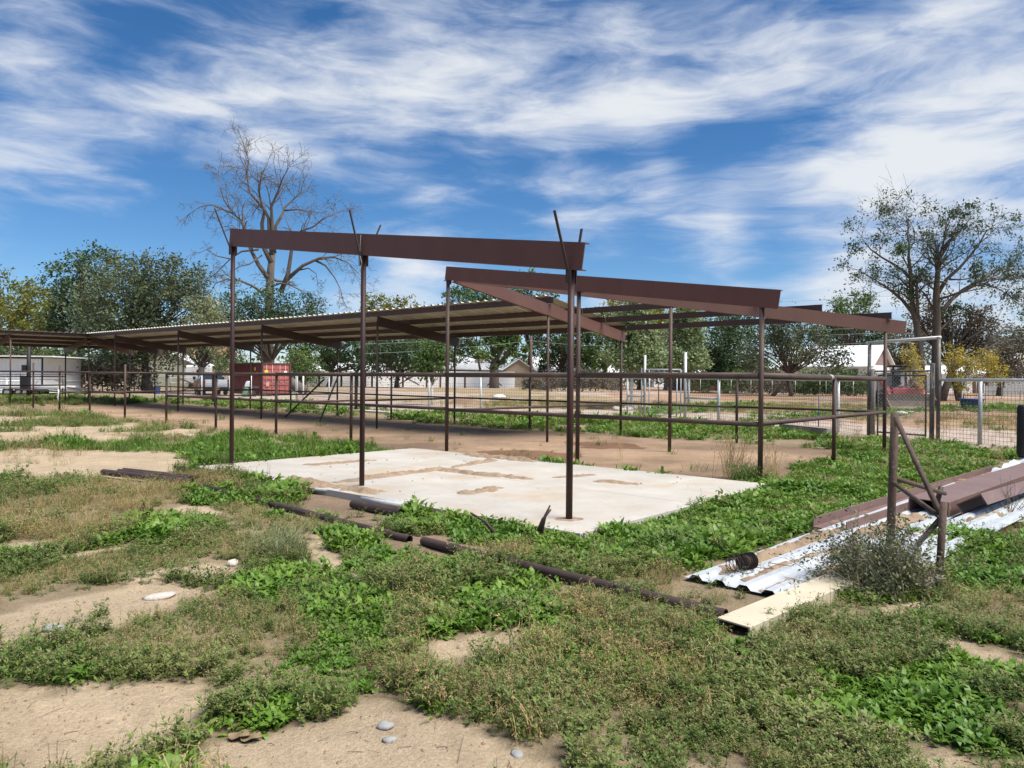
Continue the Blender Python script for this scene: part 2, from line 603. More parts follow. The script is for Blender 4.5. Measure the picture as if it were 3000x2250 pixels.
BROAD = [W(p) for p in [
    [(1700, 1575), (1950, 1488), (2215, 1428), (2330, 1372), (2420, 1332), (2560, 1300), (3060, 1300), (3060, 1335), (2700, 1425), (2450, 1530), (2250, 1600), (2030, 1670), (1900, 1665), (1750, 1660), (1600, 1645), (1400, 1605), (1250, 1575), (1120, 1520), (1190, 1470), (1300, 1500), (1480, 1545), (1640, 1585)],
    [(540, 1440), (680, 1440), (950, 1500), (1050, 1540), (1180, 1580), (1350, 1640), (1430, 1690), (1300, 1695), (1000, 1605), (760, 1545), (560, 1485)],
    [(700, 1395), (800, 1395), (880, 1420), (840, 1438), (720, 1425)],
    [(370, 1530), (480, 1500), (640, 1510), (620, 1560), (420, 1570)],
    [(700, 1690), (860, 1640), (1000, 1650), (1080, 1700), (1160, 1800), (1210, 1950), (1120, 2090), (950, 2060), (850, 1900), (740, 1790)],
    [(2730, 1640), (2850, 1600), (3060, 1560), (3060, 1720), (2900, 1760), (2760, 1700)],
    [(2420, 1700), (2560, 1700), (2620, 1750), (2480, 1780), (2360, 1770)],
]]
DRY = [W(p) for p in [
    [(-60, 1500), (300, 1422), (560, 1390), (700, 1402), (720, 1442), (520, 1470), (390, 1555), (260, 1605), (-60, 1625)],
    [(1270, 1630), (1430, 1560), (1570, 1640), (1510, 1730), (1350, 1765), (1130, 1770), (1090, 1740)],
    [(2120, 1440), (2330, 1400), (2430, 1430), (2300, 1470), (2150, 1480)],
    [(2620, 1420), (2860, 1395), (2800, 1440), (2600, 1470)],
    [(2800, 1700), (3060, 1640), (3060, 1760), (2850, 1790)],
    [(1900, 1650), (2040, 1650), (2080, 1750), (1950, 1780)],
]]
GRASS = [W(p) for p in [
    [(590, 1298), (700, 1270), (870, 1292), (1000, 1312), (1240, 1308), (1215, 1326), (900, 1346), (690, 1374), (560, 1367), (540, 1330)],
    [(120, 1295), (420, 1300), (620, 1310), (600, 1330), (380, 1325), (150, 1318)],
]]


def ab(x, y):
    dx, dy = x - R2P[0], y - R2P[1]
    return dx * U2[0] + dy * U2[1], dx * V2[0] + dy * V2[1]


SLAB_A, SLAB_B, SLAB_Z = (-.42, 7.68), (-5.55, -.62), .08
MESHLINE = [(13.9, 16.6), (12.52, 19.84), (11.06, 22.99), (8.04, 28.86), (4.97, 31.91), (-1.41, 33.64), (-6.68, 36.64), (-13.6, 47.0), (-19.38, 50.98), (-26.0, 57.4), (-36, 66)]


def beyond_mesh(x, y):
    """distance past the wire fence, roughly (positive = far side)"""
    best = np.full(np.shape(x), -1e9)
    for (x1, y1), (x2, y2) in zip(MESHLINE[:-1], MESHLINE[1:]):
        nx, ny = (y1 - y2), (x2 - x1)
        l = math.hypot(nx, ny)
        t = ((x - x1) * (x2 - x1) + (y - y1) * (y2 - y1)) / l / l
        d = -((x - x1) * nx + (y - y1) * ny) / l
        d = np.where((t >= -.02) & (t <= 1.02), d, -1e9)
        best = np.maximum(best, d)
    return best


def bump_z(x, y):
    near = np.clip((16 - y) / 10, 0, 1)
    return ((fbm(x, y, 1.6, 3) - .5) * .10 + (fbm(x, y, .35, 9) - .5) * .035) * near


def grade(lo, hi, c0, c1, fine, k):
    pts = list(np.arange(c0, c1 + 1e-6, fine))
    s, p = fine, c1
    while p < hi:
        s *= k
        p += s
        pts.append(min(p, hi))
    s, p = fine, c0
    left = []
    while p > lo:
        s *= k
        p -= s
        left.append(max(p, lo))
    return np.array(left[::-1] + pts)


gx = grade(-2500, 2500, -9, 11, .11, 1.085)
gy = grade(-60, 5000, 2.4, 18, .11, 1.06)
GX, GY = np.meshgrid(gx, gy)
FX, FY = GX.ravel(), GY.ravel()
A_, B_ = ab(FX, FY)
GZ = np.array([gz(v) for v in gy])[:, None] * np.ones_like(GX)
GZ = GZ.ravel() + bump_z(FX, FY)
inslab = (A_ > SLAB_A[0] - .05) & (A_ < SLAB_A[1] + .05) & (B_ > SLAB_B[0] - .05) & (B_ < SLAB_B[1] + .05)
GZ = np.where(inslab, np.minimum(GZ, -.01), GZ)
WX, WY = warp(FX, FY)
c_sand, c_litter, c_dirt = np.array([.47, .368, .25]), np.array([.28, .22, .14]), np.array([.39, .27, .18])
c_gravel, c_field, c_soil = np.array([.46, .37, .31]), np.array([.34, .26, .155]), np.array([.25, .18, .125])
GC = np.tile(c_litter, (len(FX), 1))
for p in SAND:
    GC[inpoly(WX, WY, p)] = c_sand
for p in SOIL:
    GC[inpoly(WX, WY, p)] = c_soil
m_left = (B_ < -.6) & (A_ < -3) & (FY > 12)
GC[m_left & (fbm(FX, FY, 2.5, 77) > .44)] = c_sand
pen = (B_ > -.55 + (fbm(FX, FY, 1.5, 5) - .5) * 1.4) & (B_ < 6.9 + (fbm(FX, FY, 1.5, 6) - .5) * 1.2) & (A_ < 6.9 + (fbm(FX, FY, 1.2, 8) - .5) * 1.5) & (A_ > -30)
GC[pen] = c_dirt
dark_blotch = np.clip((fbm(FX, FY, 3.0, 31) - .5) * 5, 0, 1)  # pen dirt darkens in random blotches
GC[pen] *= (1 - .34 * dark_blotch[pen])[:, None]
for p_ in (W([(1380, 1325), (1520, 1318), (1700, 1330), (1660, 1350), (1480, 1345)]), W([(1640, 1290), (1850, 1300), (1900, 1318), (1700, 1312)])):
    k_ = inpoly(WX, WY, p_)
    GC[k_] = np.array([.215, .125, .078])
BM = beyond_mesh(FX, FY)
road = (BM > -.6) & (BM < 6.5 + (fbm(FX, FY, 4, 12) - .5) * 3)
GC[road] = c_gravel
far = (BM >= 6.5) | (FY > 66)
GC[far] = c_field
far_n = fbm(FX, FY, 9, 44)
GC[far & (far_n < .44)] = c_gravel * .97
redp = (BM > 5) & (FX > 8) & (fbm(FX, FY, 5, 47) > .48)
GC[redp] = np.array([.40, .24, .16])


def build_ground():
    nx, ny = len(gx), len(gy)
    idx = np.arange(nx * ny).reshape(ny, nx)
    q = np.stack([idx[:-1, :-1], idx[:-1, 1:], idx[1:, 1:], idx[1:, :-1]], -1).reshape(-1, 4)
    me = bpy.data.meshes.new('ground')
    me.vertices.add(nx * ny)
    me.vertices.foreach_set('co', np.stack([FX, FY, GZ], -1).ravel())
    me.loops.add(q.size)
    me.loops.foreach_set('vertex_index', q.ravel())
    me.polygons.add(len(q))
    me.polygons.foreach_set('loop_start', np.arange(0, q.size, 4))
    me.polygons.foreach_set('loop_total', np.full(len(q), 4))
    me.update(calc_edges=True)
    me.validate()
    me.polygons.foreach_set('use_smooth', np.ones(len(q), bool))
    at_ = me.attributes.new('soil', 'FLOAT_COLOR', 'POINT')
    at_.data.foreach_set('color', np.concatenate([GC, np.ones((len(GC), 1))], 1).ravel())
    m = bpy.data.materials.new('soil_and_sand')
    m.use_nodes = True
    N, L = m.node_tree.nodes, m.node_tree.links
    b = N['Principled BSDF']
    b.inputs['Roughness'].default_value = .95
    b.inputs['Specular IOR Level'].default_value = .1
    a = N.new('ShaderNodeAttribute')
    a.attribute_name = 'soil'
    geo = N.new('ShaderNodeNewGeometry')
    cur = a.outputs['Color']
    for sc, lo, hi, dlo, dhi in ((.9, .3, .7, .80, 1.14), (7, .3, .7, .86, 1.1), (55, .35, .72, .80, 1.12), (190, .3, .62, .72, 1.06)):
        n = N.new('ShaderNodeTexNoise')
        n.inputs['Scale'].default_value = sc
        n.inputs['Detail'].default_value = 5
        n.inputs['Roughness'].default_value = .65
        L.new(geo.outputs['Position'], n.inputs['Vector'])
        r = N.new('ShaderNodeMapRange')
        r.inputs['From Min'].default_value = lo
        r.inputs['From Max'].default_value = hi
        r.inputs['To Min'].default_value = dlo
        r.inputs['To Max'].default_value = dhi
        L.new(n.outputs['Fac'], r.inputs['Value'])
        v = N.new('ShaderNodeVectorMath')
        v.operation = 'SCALE'
        L.new(cur, v.inputs[0])
        L.new(r.outputs[0], v.inputs['Scale'])
        cur = v.outputs[0]
    L.new(cur, b.inputs['Base Color'])
    n = N.new('ShaderNodeTexNoise')
    n.inputs['Scale'].default_value = 38
    n.inputs['Detail'].default_value = 8
    n.inputs['Roughness'].default_value = .7
    L.new(geo.outputs['Position'], n.inputs['Vector'])
    bp = N.new('ShaderNodeBump')
    bp.inputs['Strength'].default_value = .9
    bp.inputs['Distance'].default_value = .025
    L.new(n.outputs['Fac'], bp.inputs['Height'])
    L.new(bp.outputs[0], b.inputs['Normal'])
    me.materials.append(m)
    o = bpy.data.objects.new('ground', me)
    col.objects.link(o)
    tag(o, 'sandy yard ground with bare dirt pens and a gravel track', None, None, 'structure')


build_ground()


# ------------------------------------------------------------------ concrete pad
def dirt_grid(k, a, b, w, h, thr=.50, cell=.022):
    """ragged low drift of dirt along a line: only the cells where the noise rises above the threshold"""
    a, b = Vector(a), Vector(b)
    L_ = (b - a).length
    dr = (b - a).normalized()
    sd_ = Vector((-dr.y, dr.x, 0)).normalized()
    nt, ns = max(4, int(L_ / cell)), max(3, int(2 * w / cell))
    T_, S_ = np.meshgrid(np.linspace(0, 1, nt + 1), np.linspace(-1, 1, ns + 1), indexing='ij')
    px = a.x + dr.x * L_ * T_ + sd_.x * S_ * w
    py = a.y + dr.y * L_ * T_ + sd_.y * S_ * w
    pz = a.z + (b.z - a.z) * T_
    off = (fbm(a.x + dr.x * L_ * T_, a.y + dr.y * L_ * T_, .7, 93) - .5) * 1.3
    mask = np.clip(1 - (S_ - off) ** 2 * 1.5, 0, 1) * np.clip(np.minimum(T_, 1 - T_) * 6, 0, 1)
    val = (.45 * fbm(px, py, .5, 91) + .55 * fbm(px, py, .11, 92, 3)) * (.45 + .75 * mask)
    H_ = (val - thr * .86) * 4
    keep = H_ > 0
    o = len(k.v)
    hz = pz + np.clip(H_, -.05, 1.2) * h
    k.v.extend(zip(px.ravel().tolist(), py.ravel().tolist(), hz.ravel().tolist()))
    m_ = ns + 1
    for i in range(nt):
        for j in range(ns):
            if keep[i, j] or keep[i + 1, j] or keep[i, j + 1] or keep[i + 1, j + 1]:
                k.f.append((o + i * m_ + j, o + (i + 1) * m_ + j, o + (i + 1) * m_ + j + 1, o + i * m_ + j + 1))


def build_pad():
    m = bpy.data.materials.new('stained_concrete')
    m.use_nodes = True
    N, L = m.node_tree.nodes, m.node_tree.links
    b = N['Principled BSDF']
    b.inputs['Roughness'].default_value = .85
    b.inputs['Specular IOR Level'].default_value = .2
    geo = N.new('ShaderNodeNewGeometry')
    cur = None

    def noise(sc, det=5, rough=.6):
        n = N.new('ShaderNodeTexNoise')
        n.inputs['Scale'].default_value = sc
        n.inputs['Detail'].default_value = det
        n.inputs['Roughness'].default_value = rough
        L.new(geo.outputs['Position'], n.inputs['Vector'])
        return n.outputs['Fac']

    def mixc(fac, lo, hi, ca, cb):
        r = N.new('ShaderNodeMapRange')
        r.inputs['From Min'].default_value = lo
        r.inputs['From Max'].default_value = hi
        L.new(fac, r.inputs['Value'])
        mx = N.new('ShaderNodeMix')
        mx.data_type = 'RGBA'
        L.new(r.outputs[0], mx.inputs[0])
        for i, c in ((6, ca), (7, cb)):
            if isinstance(c, tuple):
                mx.inputs[i].default_value = (*c, 1)
            else:
                L.new(c, mx.inputs[i])
        return mx.outputs[2]
    cur = mixc(noise(1.1), .35, .65, (.375, .35, .31), (.44, .415, .375))
    cur = mixc(noise(.8, 7, .68), .49, .72, cur, (.37, .285, .195))
    cur = mixc(noise(9, 6, .7), .60, .74, cur, (.30, .245, .19))
    cur = mixc(noise(70, 3), .62, .75, cur, (.27, .245, .215))
    L.new(cur, b.inputs['Base Color'])
    bp = N.new('ShaderNodeBump')
    bp.inputs['Strength'].default_value = .25
    bp.inputs['Distance'].default_value = .004
    L.new(noise(60, 6, .7), bp.inputs['Height'])
    L.new(bp.outputs[0], b.inputs['Normal'])
    MT['concrete'] = m
    o0 = g(0, 0)
    base = MB()
    a0, a1 = SLAB_A
    b0, b1 = SLAB_B
    c = g((a0 + a1) / 2, (b0 + b1) / 2, SLAB_Z - .07)
    base.box(c, (a1 - a0 - .02, b1 - b0 - .02, .10), U3)
    pad = base.build('concrete_pad', MT['dirt_cover'])
    tag(pad, 'pale concrete pad with sand-filled joints under the open steel frame', None, None, 'structure')
    aa = [a0, 2.32, 4.95, a1]
    bb = [b0, -3.05, b1]
    for i in range(3):
        for j in range(2):
            x0, x1, y0, y1 = aa[i], aa[i + 1], bb[j], bb[j + 1]
            gp = .006
            x0 += gp if i > 0 else 0
            x1 -= gp if i < 2 else 0
            y0 += gp if j > 0 else 0
            y1 -= gp if j < 1 else 0
            k = MB().box(g((x0 + x1) / 2, (y0 + y1) / 2, SLAB_Z - .055), (x1 - x0, y1 - y0, .11), U3)
            k.build('panel', m, pad, bevel=.006)
    # wind-blown dirt lying along the joints
    d = MB()

    def drift(a, b, w, h):
        dirt_grid(d, a, b, w * 1.9, h * 1.6)
    z = SLAB_Z + .002
    drift(g(3.0, b0 + .1, z), g(2.75, -2.3, z), .10, .022)
    drift(g(2.75, -2.6, z), g(2.45, -1.0, z), .09, .02)
    drift(g(2.5, -2.95, z), g(4.9, -2.75, z), .10, .025)
    drift(g(5.05, b0 + .9, z), g(5.0, -3.6, z), .13, .02)
    drift(g(4.85, -2.4, z), g(5.2, -1.5, z), .07, .012)
    drift(g(5.5, -2.2, z), g(6.3, -2.05, z), .12, .014)
    drift(g(1.6, b0 + .15, z), g(4.4, b0 + .25, z), .16, .03)
    drift(g(.7, -4.2, z), g(.9, -2.6, z), .12, .012)
    drift(g(1.0, b1 - .12, z), g(3.4, b1 - .1, z), .18, .03)
    o = d.build('dirt_drift', MT['dirt_cover'], None, True)
    tag(o, 'thin ridges of blown dirt along the concrete pad joints', 'dirt', None, 'stuff')
    # rust bled from the corner post
    c0 = g(-.217 + 7.35, -5.0, SLAB_Z + .002)
    ring = [c0 + Vector((math.cos(t) * rr_ * 1.25, math.sin(t) * rr_, 0)) for t, rr_ in ((q * .2617, .075 + .07 * float(fbm(q * .37 + 3, q * .11, .5, 8)) * 2 - .03) for q in range(24))]
    k = MB().add([c0] + ring, [(0, 1 + i, 1 + (i + 1) % 24) for i in range(24)])
    k.build('rust_stain', mat('rust_stain', (.17, .085, .045), (.34, .28, .22), 9, .9, detail=7), pad)
    # clods scattered on the pad
    d = MB()
    for k in range(46):
        cx, cy = random.choice([(.9, -3.4), (2.9, -3.8), (6.3, -1.6), (4.2, -4.2), (1.5, -1.5)])
        p = g(cx + random.gauss(0, .6), cy + random.gauss(0, .5), z)
        a_, b_ = ab(p.x, p.y)
        if not (SLAB_A[0] < a_ < SLAB_A[1] and SLAB_B[0] < b_ < SLAB_B[1]):
            continue
        s = random.uniform(.008, .026)
        vs = [p + Vector((random.uniform(.7, 1.2) * s * math.cos(t), random.uniform(.7, 1.2) * s * math.sin(t), 0)) for t in np.arange(0, 6.2, 1.05)]
        vs.append(p + Z3 * s * .9)
        n_ = len(vs) - 1
        d.add(vs, [(i, (i + 1) % n_, n_) for i in range(n_)])
    o = d.build('dirt_clods', MT['dirt_cover'])
    tag(o, 'small dirt clods scattered on the concrete pad', 'dirt', None, 'stuff')


build_pad()

# ------------------------------------------------------------------ steel frames and sheds
CSEC = [(0, 0), (.085, 0), (.085, .012), (.012, .012), (.012, .288), (.085, .288), (.085, .30), (0, .30)]
CPUR = [(0, 0), (.065, 0), (.065, .008), (.008, .008), (.008, .142), (.065, .142), (.065, .15), (0, .15)]


def rafter(parent, a, b, m, side, ea=.05, eb=.12, sec=CSEC, name='rafter', off=-.045):
    a, b = Vector(a), Vector(b)
    d = (b - a).normalized()
    upv = (Z3 - d * d.z).normalized()
    side = Vector(side)
    k = MB().prism(sec, a - d * ea + side * off, b + d * eb + side * off, side, upv)
    return k.build(name, m, parent)


def post(parent, p, top, m, r=.040, name='post', sink=.06, n=12):
    p = Vector(p)
    return MB().tube([p - Z3 * sink, Vector((p.x, p.y, top))], r, n).build(name, m, parent, True)


HI, MID, LO = 3.83, 3.315, 2.80


def build_frames():
    # open frame over the concrete pad
    F = [g(-.217 + i * 7.35 / 2, -5.0) for i in range(3)]
    fz = [3.90, 3.36, 2.82]
    t = thing('portal_frame', F[1], 'tall open steel frame over the concrete pad with bent straps sticking up', 'steel frame')
    rafter(t, F[0] + Z3 * fz[0], F[2] + Z3 * fz[2], MT['frame'], V3, .06, .17)
    for i in range(3):
        post(t, F[i], fz[i] + .005, MT['post_red'], .0375)
        # saddle plates and the two flat straps bent outward
        for s in (-1, 1):
            pl = F[i] + V3 * s * .054 + Z3 * (fz[i] - .07)
            MB().box(pl, (.07, .012, .16), U3).build('saddle_plate', MT['rust_dark'], t)
            lean = .16 + .05 * ((i * 7 + s) % 3)
            a_ = pl + Z3 * .06 + V3 * s * .012
            b_ = a_ + V3 * s * lean + Z3 * (.62 if s < 0 else .50) - U3 * .03
            MB().bar(a_, b_, .03, .012, V3).build('strap', MT['rust_dark'], t)
    c = F[1] + Z3 * fz[1]
    MB().tube([c + V3 * -.065 + Z3 * .0, c + V3 * -.075 + Z3 * -.12, c - V3 * .07 + U3 * .02 - Z3 * .24, c - V3 * .07 + U3 * .05 - Z3 * .12, c - V3 * .068 + Z3 * .01, c - V3 * .06 + U3 * .01 + Z3 * .28], .004, 4).build('tie_wire', MT['galv'], t)

    # corner frame without a roof
    R0, R1, Rr = g(LR, 0), g(LR / 2, 0), g(0, 0)
    C, Hm = g(LR, W1 + W2), g(LR / 2, (W1 + W2) / 2)
    t = thing('corner_frame', R1, 'roofless red oxide steel frame at the corner of the pens with a diagonal hip beam', 'steel frame')
    rafter(t, Rr + Z3 * HI, R0 + Z3 * LO, MT['frame'], V3, .06, .28)
    hd = (C - Rr)
    hd.z = 0
    hs = Vector((-hd.y, hd.x, 0)).normalized()
    rafter(t, Rr + hd.normalized() * .13 + Z3 * (HI - .02), C + Z3 * LO, MT['frame_lit'], hs, 0, .45, name='hip_beam')
    for p, z in ((R0, LO), (R1, (HI + LO) / 2), (Rr, HI), (C, LO), (Hm, (HI + LO) / 2 - .01)):
        post(t, p, p.z + z + .004, MT['rust'], .041)
    for p, z in ((R1, (HI + LO) / 2), (Rr, HI)):
        MB().box(p + Z3 * (z - .012), (.16, .12, .012), U3).build('cap_plate', MT['rust_dark'], t)
    # stub plates where the beams meet
    MB().box(Rr + Z3 * (HI - .05) + U3 * .05, (.05, .07, .1), U3).build('gusset', MT['rust_dark'], t)
    # purlins left running past the roof end over the hip
    for b_, a1 in ((W1 + 1.25, 5.3), (W1 + 2.37, 6.15), (W1 + 3.46, 7.35)):
        z = MID - .149 * (b_ - W1) + .302
        p, q = g(.20, b_, z), g(a1, b_, z)
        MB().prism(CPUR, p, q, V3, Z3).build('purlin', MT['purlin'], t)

    # roofed back wing
    t = thing('shade_shed', g(-4 * S, W1 + W2 / 2), 'long low shed with ribbed metal roof running behind the pipe pens', 'shed')
    rafter(t, Rr + V3 * .13 + Z3 * (HI - .03), g(0, W1 + W2, LO - .02), MT['frame_lit'], -U3, 0, .12)
    post(t, g(0, W1), g(0, W1, MID - .005).z, MT['rust'], .034)
    post(t, g(0, W1 + W2), g(0, W1 + W2, LO - .02).z, MT['rust_dark'], .036)
    for i in range(1, 5):
        a = -2 * S * i
        P, B = g(a, W1), g(a, W1 + W2)
        rafter(t, P + Z3 * MID, B + Z3 * LO, MT['purlin'], -U3, .08, .14)  # same paint as the frame, darkened here to paint in roof shade
        post(t, P, P.z + MID, MT['rust'], .034)
        post(t, B, B.z + LO, MT['rust_dark'], .036)
    aI = -9 * S
    I = g(aI, W1)
    rafter(t, I + V3 * .1 + Z3 * MID, g(aI, W1 + W2, LO), MT['purlin'], -U3, 0, .4)  # corner rafter darkened likewise, shade painted into the colour
    rafter(t, I + Z3 * (MID - .01), g(aI - W2, W1 + W2, LO), MT['frame'], Vector((U2[1], -U2[0], 0)), -.12, .3, name='hip_beam')
    post(t, I, I.z + MID, MT['rust_dark'], .036)
    for p in (g(aI, W1 + W2), g(aI - W2, W1 + W2)):
        post(t, p, p.z + LO, MT['rust_dark'], .036)
    for b_ in (W1 - .02, W1 + 1.25, W1 + 2.37, W1 + 3.46):
        z = MID - .149 * (b_ - W1) + .302
        edges = [(-9 * S - (b_ - W1) * .96, -7 * S), (-7 * S, -5 * S), (-5 * S, -3 * S), (-3 * S, -1 * S), (-S, .18)]
        for a0, a1 in edges:
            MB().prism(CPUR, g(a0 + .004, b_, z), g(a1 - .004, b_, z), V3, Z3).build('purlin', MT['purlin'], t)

    def sheet_profile(w, ribs=3):
        pr = []
        for r in range(ribs):
            c = w * (r + .5) / ribs
            pr += [(c - .05, 0), (c - .02, .044), (c + .02, .044), (c + .05, 0)]
        return [(0, 0)] + pr + [(w, 0)]
    WS = .914
    pr = sheet_profile(WS - .003)
    n = 0
    a = .12
    while a > -9 * S - 3.4:
        a0 = a - WS
        am = (a + a0) / 2
        bs = W1 - .16 + max(0, (-9 * S - am))
        be = W1 + W2 + .22
        if be - bs > .3:
            k = MB()
            for b_ in (bs, be):
                z = MID - .149 * (b_ - W1) + .302 + .154
                k.v.extend(tuple(g(a0 + s, b_, z + h)) for s, h in pr)
            m_ = len(pr)
            k.f = [(i, i + 1, m_ + i + 1, m_ + i) for i in range(m_ - 1)]
            k.build('roof_sheet', MT['sheet_under'], t)
        a = a0

    # left wing
    t = thing('shade_shed', g(aI - 1.7, 0), 'short shed wing with dark underside turning towards the yard from the long shed', 'shed')
    for b_ in (W1, 0, -W1):
        P, B = g(aI, b_), g(aI - W2, b_)
        rafter(t, P + Z3 * MID - U3 * (.1 if b_ == W1 else 0), B + Z3 * LO, MT['purlin'], V3, .0, .14)  # wing rafters also carry under-roof shade in their colour
        if b_ != W1:
            post(t, P, P.z + MID, MT['rust'], .036)
        post(t, B, B.z + LO, MT['rust_dark'], .036)
    for k in range(4):
        a_ = aI + .02 - k * 1.16
        z = MID - .149 * (aI - a_) + .302
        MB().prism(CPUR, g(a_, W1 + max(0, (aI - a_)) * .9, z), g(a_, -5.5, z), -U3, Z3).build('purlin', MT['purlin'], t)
    b_ = -5.6
    while b_ < W1 + 3.3:
        b1 = b_ + WS
        bm = (b_ + b1) / 2
        as_ = aI + .16 - max(0, bm - W1)
        ae = aI - W2 - .22
        if as_ - ae > .3:
            k = MB()
            for a_ in (as_, ae):
                z = MID - .149 * (aI - a_) + .302 + .154
                k.v.extend(tuple(g(a_, b_ + s, z + h)) for s, h in pr)
            m_ = len(pr)
            k.f = [(i, i + 1, m_ + i + 1, m_ + i) for i in range(m_ - 1)]
            k.build('roof_sheet', MT['sheet_under'], t)
        b_ = b1


build_frames()


# ------------------------------------------------------------------ pipe fences
TOP, LOW = 1.765, .95


def pipe_fence(name, label, pts, own, rails=((TOP, .051), (LOW, .038)), m='rust', heights=None, ends=.0, group=None, r=.039):
    """pts along the run; own[i] True where the fence has its own post"""
    t = thing(name, pts[0], label, 'fence', group)
    for i, p in enumerate(pts):
        if own[i]:
            h = heights[i] if heights else TOP
            post(t, p, p.z + h, MT[m], r)
    for i in range(len(pts) - 1):
        p, q = pts[i], pts[i + 1]
        d = (q - p).normalized()
        for h, rr in rails:
            hh = h - rr * (1 if h > 1.5 else 0)
            MB().tube([p + Z3 * hh + d * .036, q + Z3 * hh - d * .036], rr, 10).build('rail', MT[m], t, True)
    return t


def build_fences():
    t = pipe_fence('pipe_fence', 'two-rail rusty pipe fence along the front of the shaded pens', [g(-S * i, 0) for i in range(5)], [0, 1, 1, 1, 1])
    # gate uprights by the second and fourth posts
    for a in (-S - .0 + .20, -3 * S - .18):
        MB().bar(g(a, 0, LOW - .12), g(a, 0, TOP - .05), .07, .07).build('gate_upright', MT['rust_dark'], t)
    MB().tube([g(-S * 1 + .1, -.05, 1.3), g(-S + .05, -.07, 1.22), g(-S - .02, -.05, 1.3)], .008, 5).build('latch_chain', MT['galv'], t, True)
    t = pipe_fence('pipe_fence', 'single short fence panel with tall end posts beyond the open pen gateway', [g(-5 * S, 0), g(-6 * S, 0)], [1, 1], heights=[2.05, 1.78])
    t = pipe_fence('pipe_fence', 'rusty fence with tall gate posts tied with a white rag', [g(-6 * S - .06, 0), g(-7 * S, 0), g(-8 * S, 0), g(-9 * S, 0)], [0, 1, 1, 0], heights=[0, 2.0, 2.15, 0], rails=((TOP, .04), (LOW - .1, .03)))
    p = g(-7 * S, -.05, .95)
    MB().tube([p, p + Vector((.03, -.03, -.15)), p + Vector((0, -.04, -.38)), p + Vector((.04, -.02, -.5))], [.03, .035, .03, .015], 6).build('rag', MT['white_post'], t, True)
    for p0, lab in ((-9 * S, 'pipe fence under the outer edge of the short shed wing'),):
        pipe_fence('pipe_fence', lab, [g(p0 - W2, W1), g(p0 - W2, 0), g(p0 - W2, -W1)], [0, 0, 0], rails=((TOP, .038), (1.45, .028), (LOW, .028), (.5, .028)), m='rust_dark')
    pipe_fence('pipe_fence', 'two-rail pipe fence closing the back of the pens under the low roof edge',
               [g(LR, W1 + W2), g(LR / 2, W1 + W2)] + [g(-S * i, W1 + W2) for i in range(0, 10)],
               [0, 1] + [0 if i % 2 == 0 or i == 9 else 1 for i in range(10)], m='rust_dark', rails=((TOP, .036), (LOW, .030)))
    labs = ['pipe partition under the roof end beam beside the roofless corner frame', 'pipe partition under the second shed beam',
            'pipe partition under the third shed beam', 'pipe partition under the fourth shed beam']
    for i in range(4):
        a = -2 * S * i
        pipe_fence('pipe_fence', labs[i], [g(a, 0), g(a, W1), g(a, W1 + W2)], [0, 0, 0], rails=((TOP - .01, .036), (LOW - .03, .030)))
    t = pipe_fence('pipe_fence', 'thick two-rail pipe fence under the sloping beam at the end of the concrete pad', [g(0, 0), g(LR / 2, 0), g(LR, 0)], [0, 0, 0], rails=((TOP, .055), (LOW - .02, .041)))
    for h in (1.55, .80, 1.62):
        MB().box(g(LR / 2 - .11, -.02, h), (.03, .05, .22), U3).build('hinge', MT['rust_dark'], t)
    t = pipe_fence('pipe_fence', 'two-rail pipe fence on the outer side of the roofless corner frame', [g(LR, 0), g(LR, (W1 + W2) / 2), g(LR, W1 + W2)], [0, 1, 0], rails=((TOP, .055), (LOW - .01, .041)))
    q = g(LR, (W1 + W2) / 2, TOP - .055) - V3 * .2
    for s in (0, .07):
        MB().tube([q - V3 * s, q - V3 * (s + .018)], .0575, 12).build('tape_ring', MT['white_post'], t, True)

    # inner cross fences in the far pens
    pipe_fence('pipe_fence', 'thin multi-rail corral panel standing beyond the short shed wing', [at(-60, 1168), at(60, 1166), at(183, 1164), at(250, 1160)], [1, 1, 1, 1], rails=((1.55, .024), (1.2, .02), (.85, .02), (.5, .02), (.25, .02)), m='rust', r=.03, heights=[1.6] * 4)
    pipe_fence('pipe_fence', 'white two-rail paddock fence beyond the short shed wing', [at(-80, 1160), at(20, 1158), at(190, 1153), at(263, 1150)], [1, 1, 1, 1], rails=((1.05, .05), (.35, .045)), m='white_post', r=.04, heights=[1.2] * 4)
    pipe_fence('pipe_fence', 'galvanised pipe fence round the far sand paddock', [at(300, 1150), at(393, 1151), at(500, 1147), at(600, 1142)], [1, 1, 1, 1], rails=((1.7, .04), (1.25, .03), (.8, .03)), m='galv_white', r=.05, heights=[1.7] * 4)
    pipe_fence('pipe_fence', 'pale pipe fence panel behind the far weaning pens', [at(270, 1147), at(315, 1146), at(345, 1146)], [1, 1, 1], rails=((1.7, .035), (1.3, .03), (.9, .03), (.5, .03)), m='galv', r=.04, heights=[1.75] * 3)

    # two loose pipes leaning in the pen
    b0 = at(833, 1222)
    o = MB().tube([b0 - Z3 * .03, up(950, 1111, b0.y - 1.2)], .034, 8)
    tag(o.build('leaning_pipe', MT['rust_dark'], None, True, loc=b0), 'dark pipe propped at a low slant in the shaded pen', 'pipe')
    b0 = at(935, 1236)
    o = MB().tube([b0 - Z3 * .03, up(997, 1086, b0.y - .6)], .030, 8)
    tag(o.build('leaning_pipe', MT['galv_dirty'], None, True, loc=b0), 'grey pipe leaning steeply against the pen fence rail', 'pipe')


build_fences()


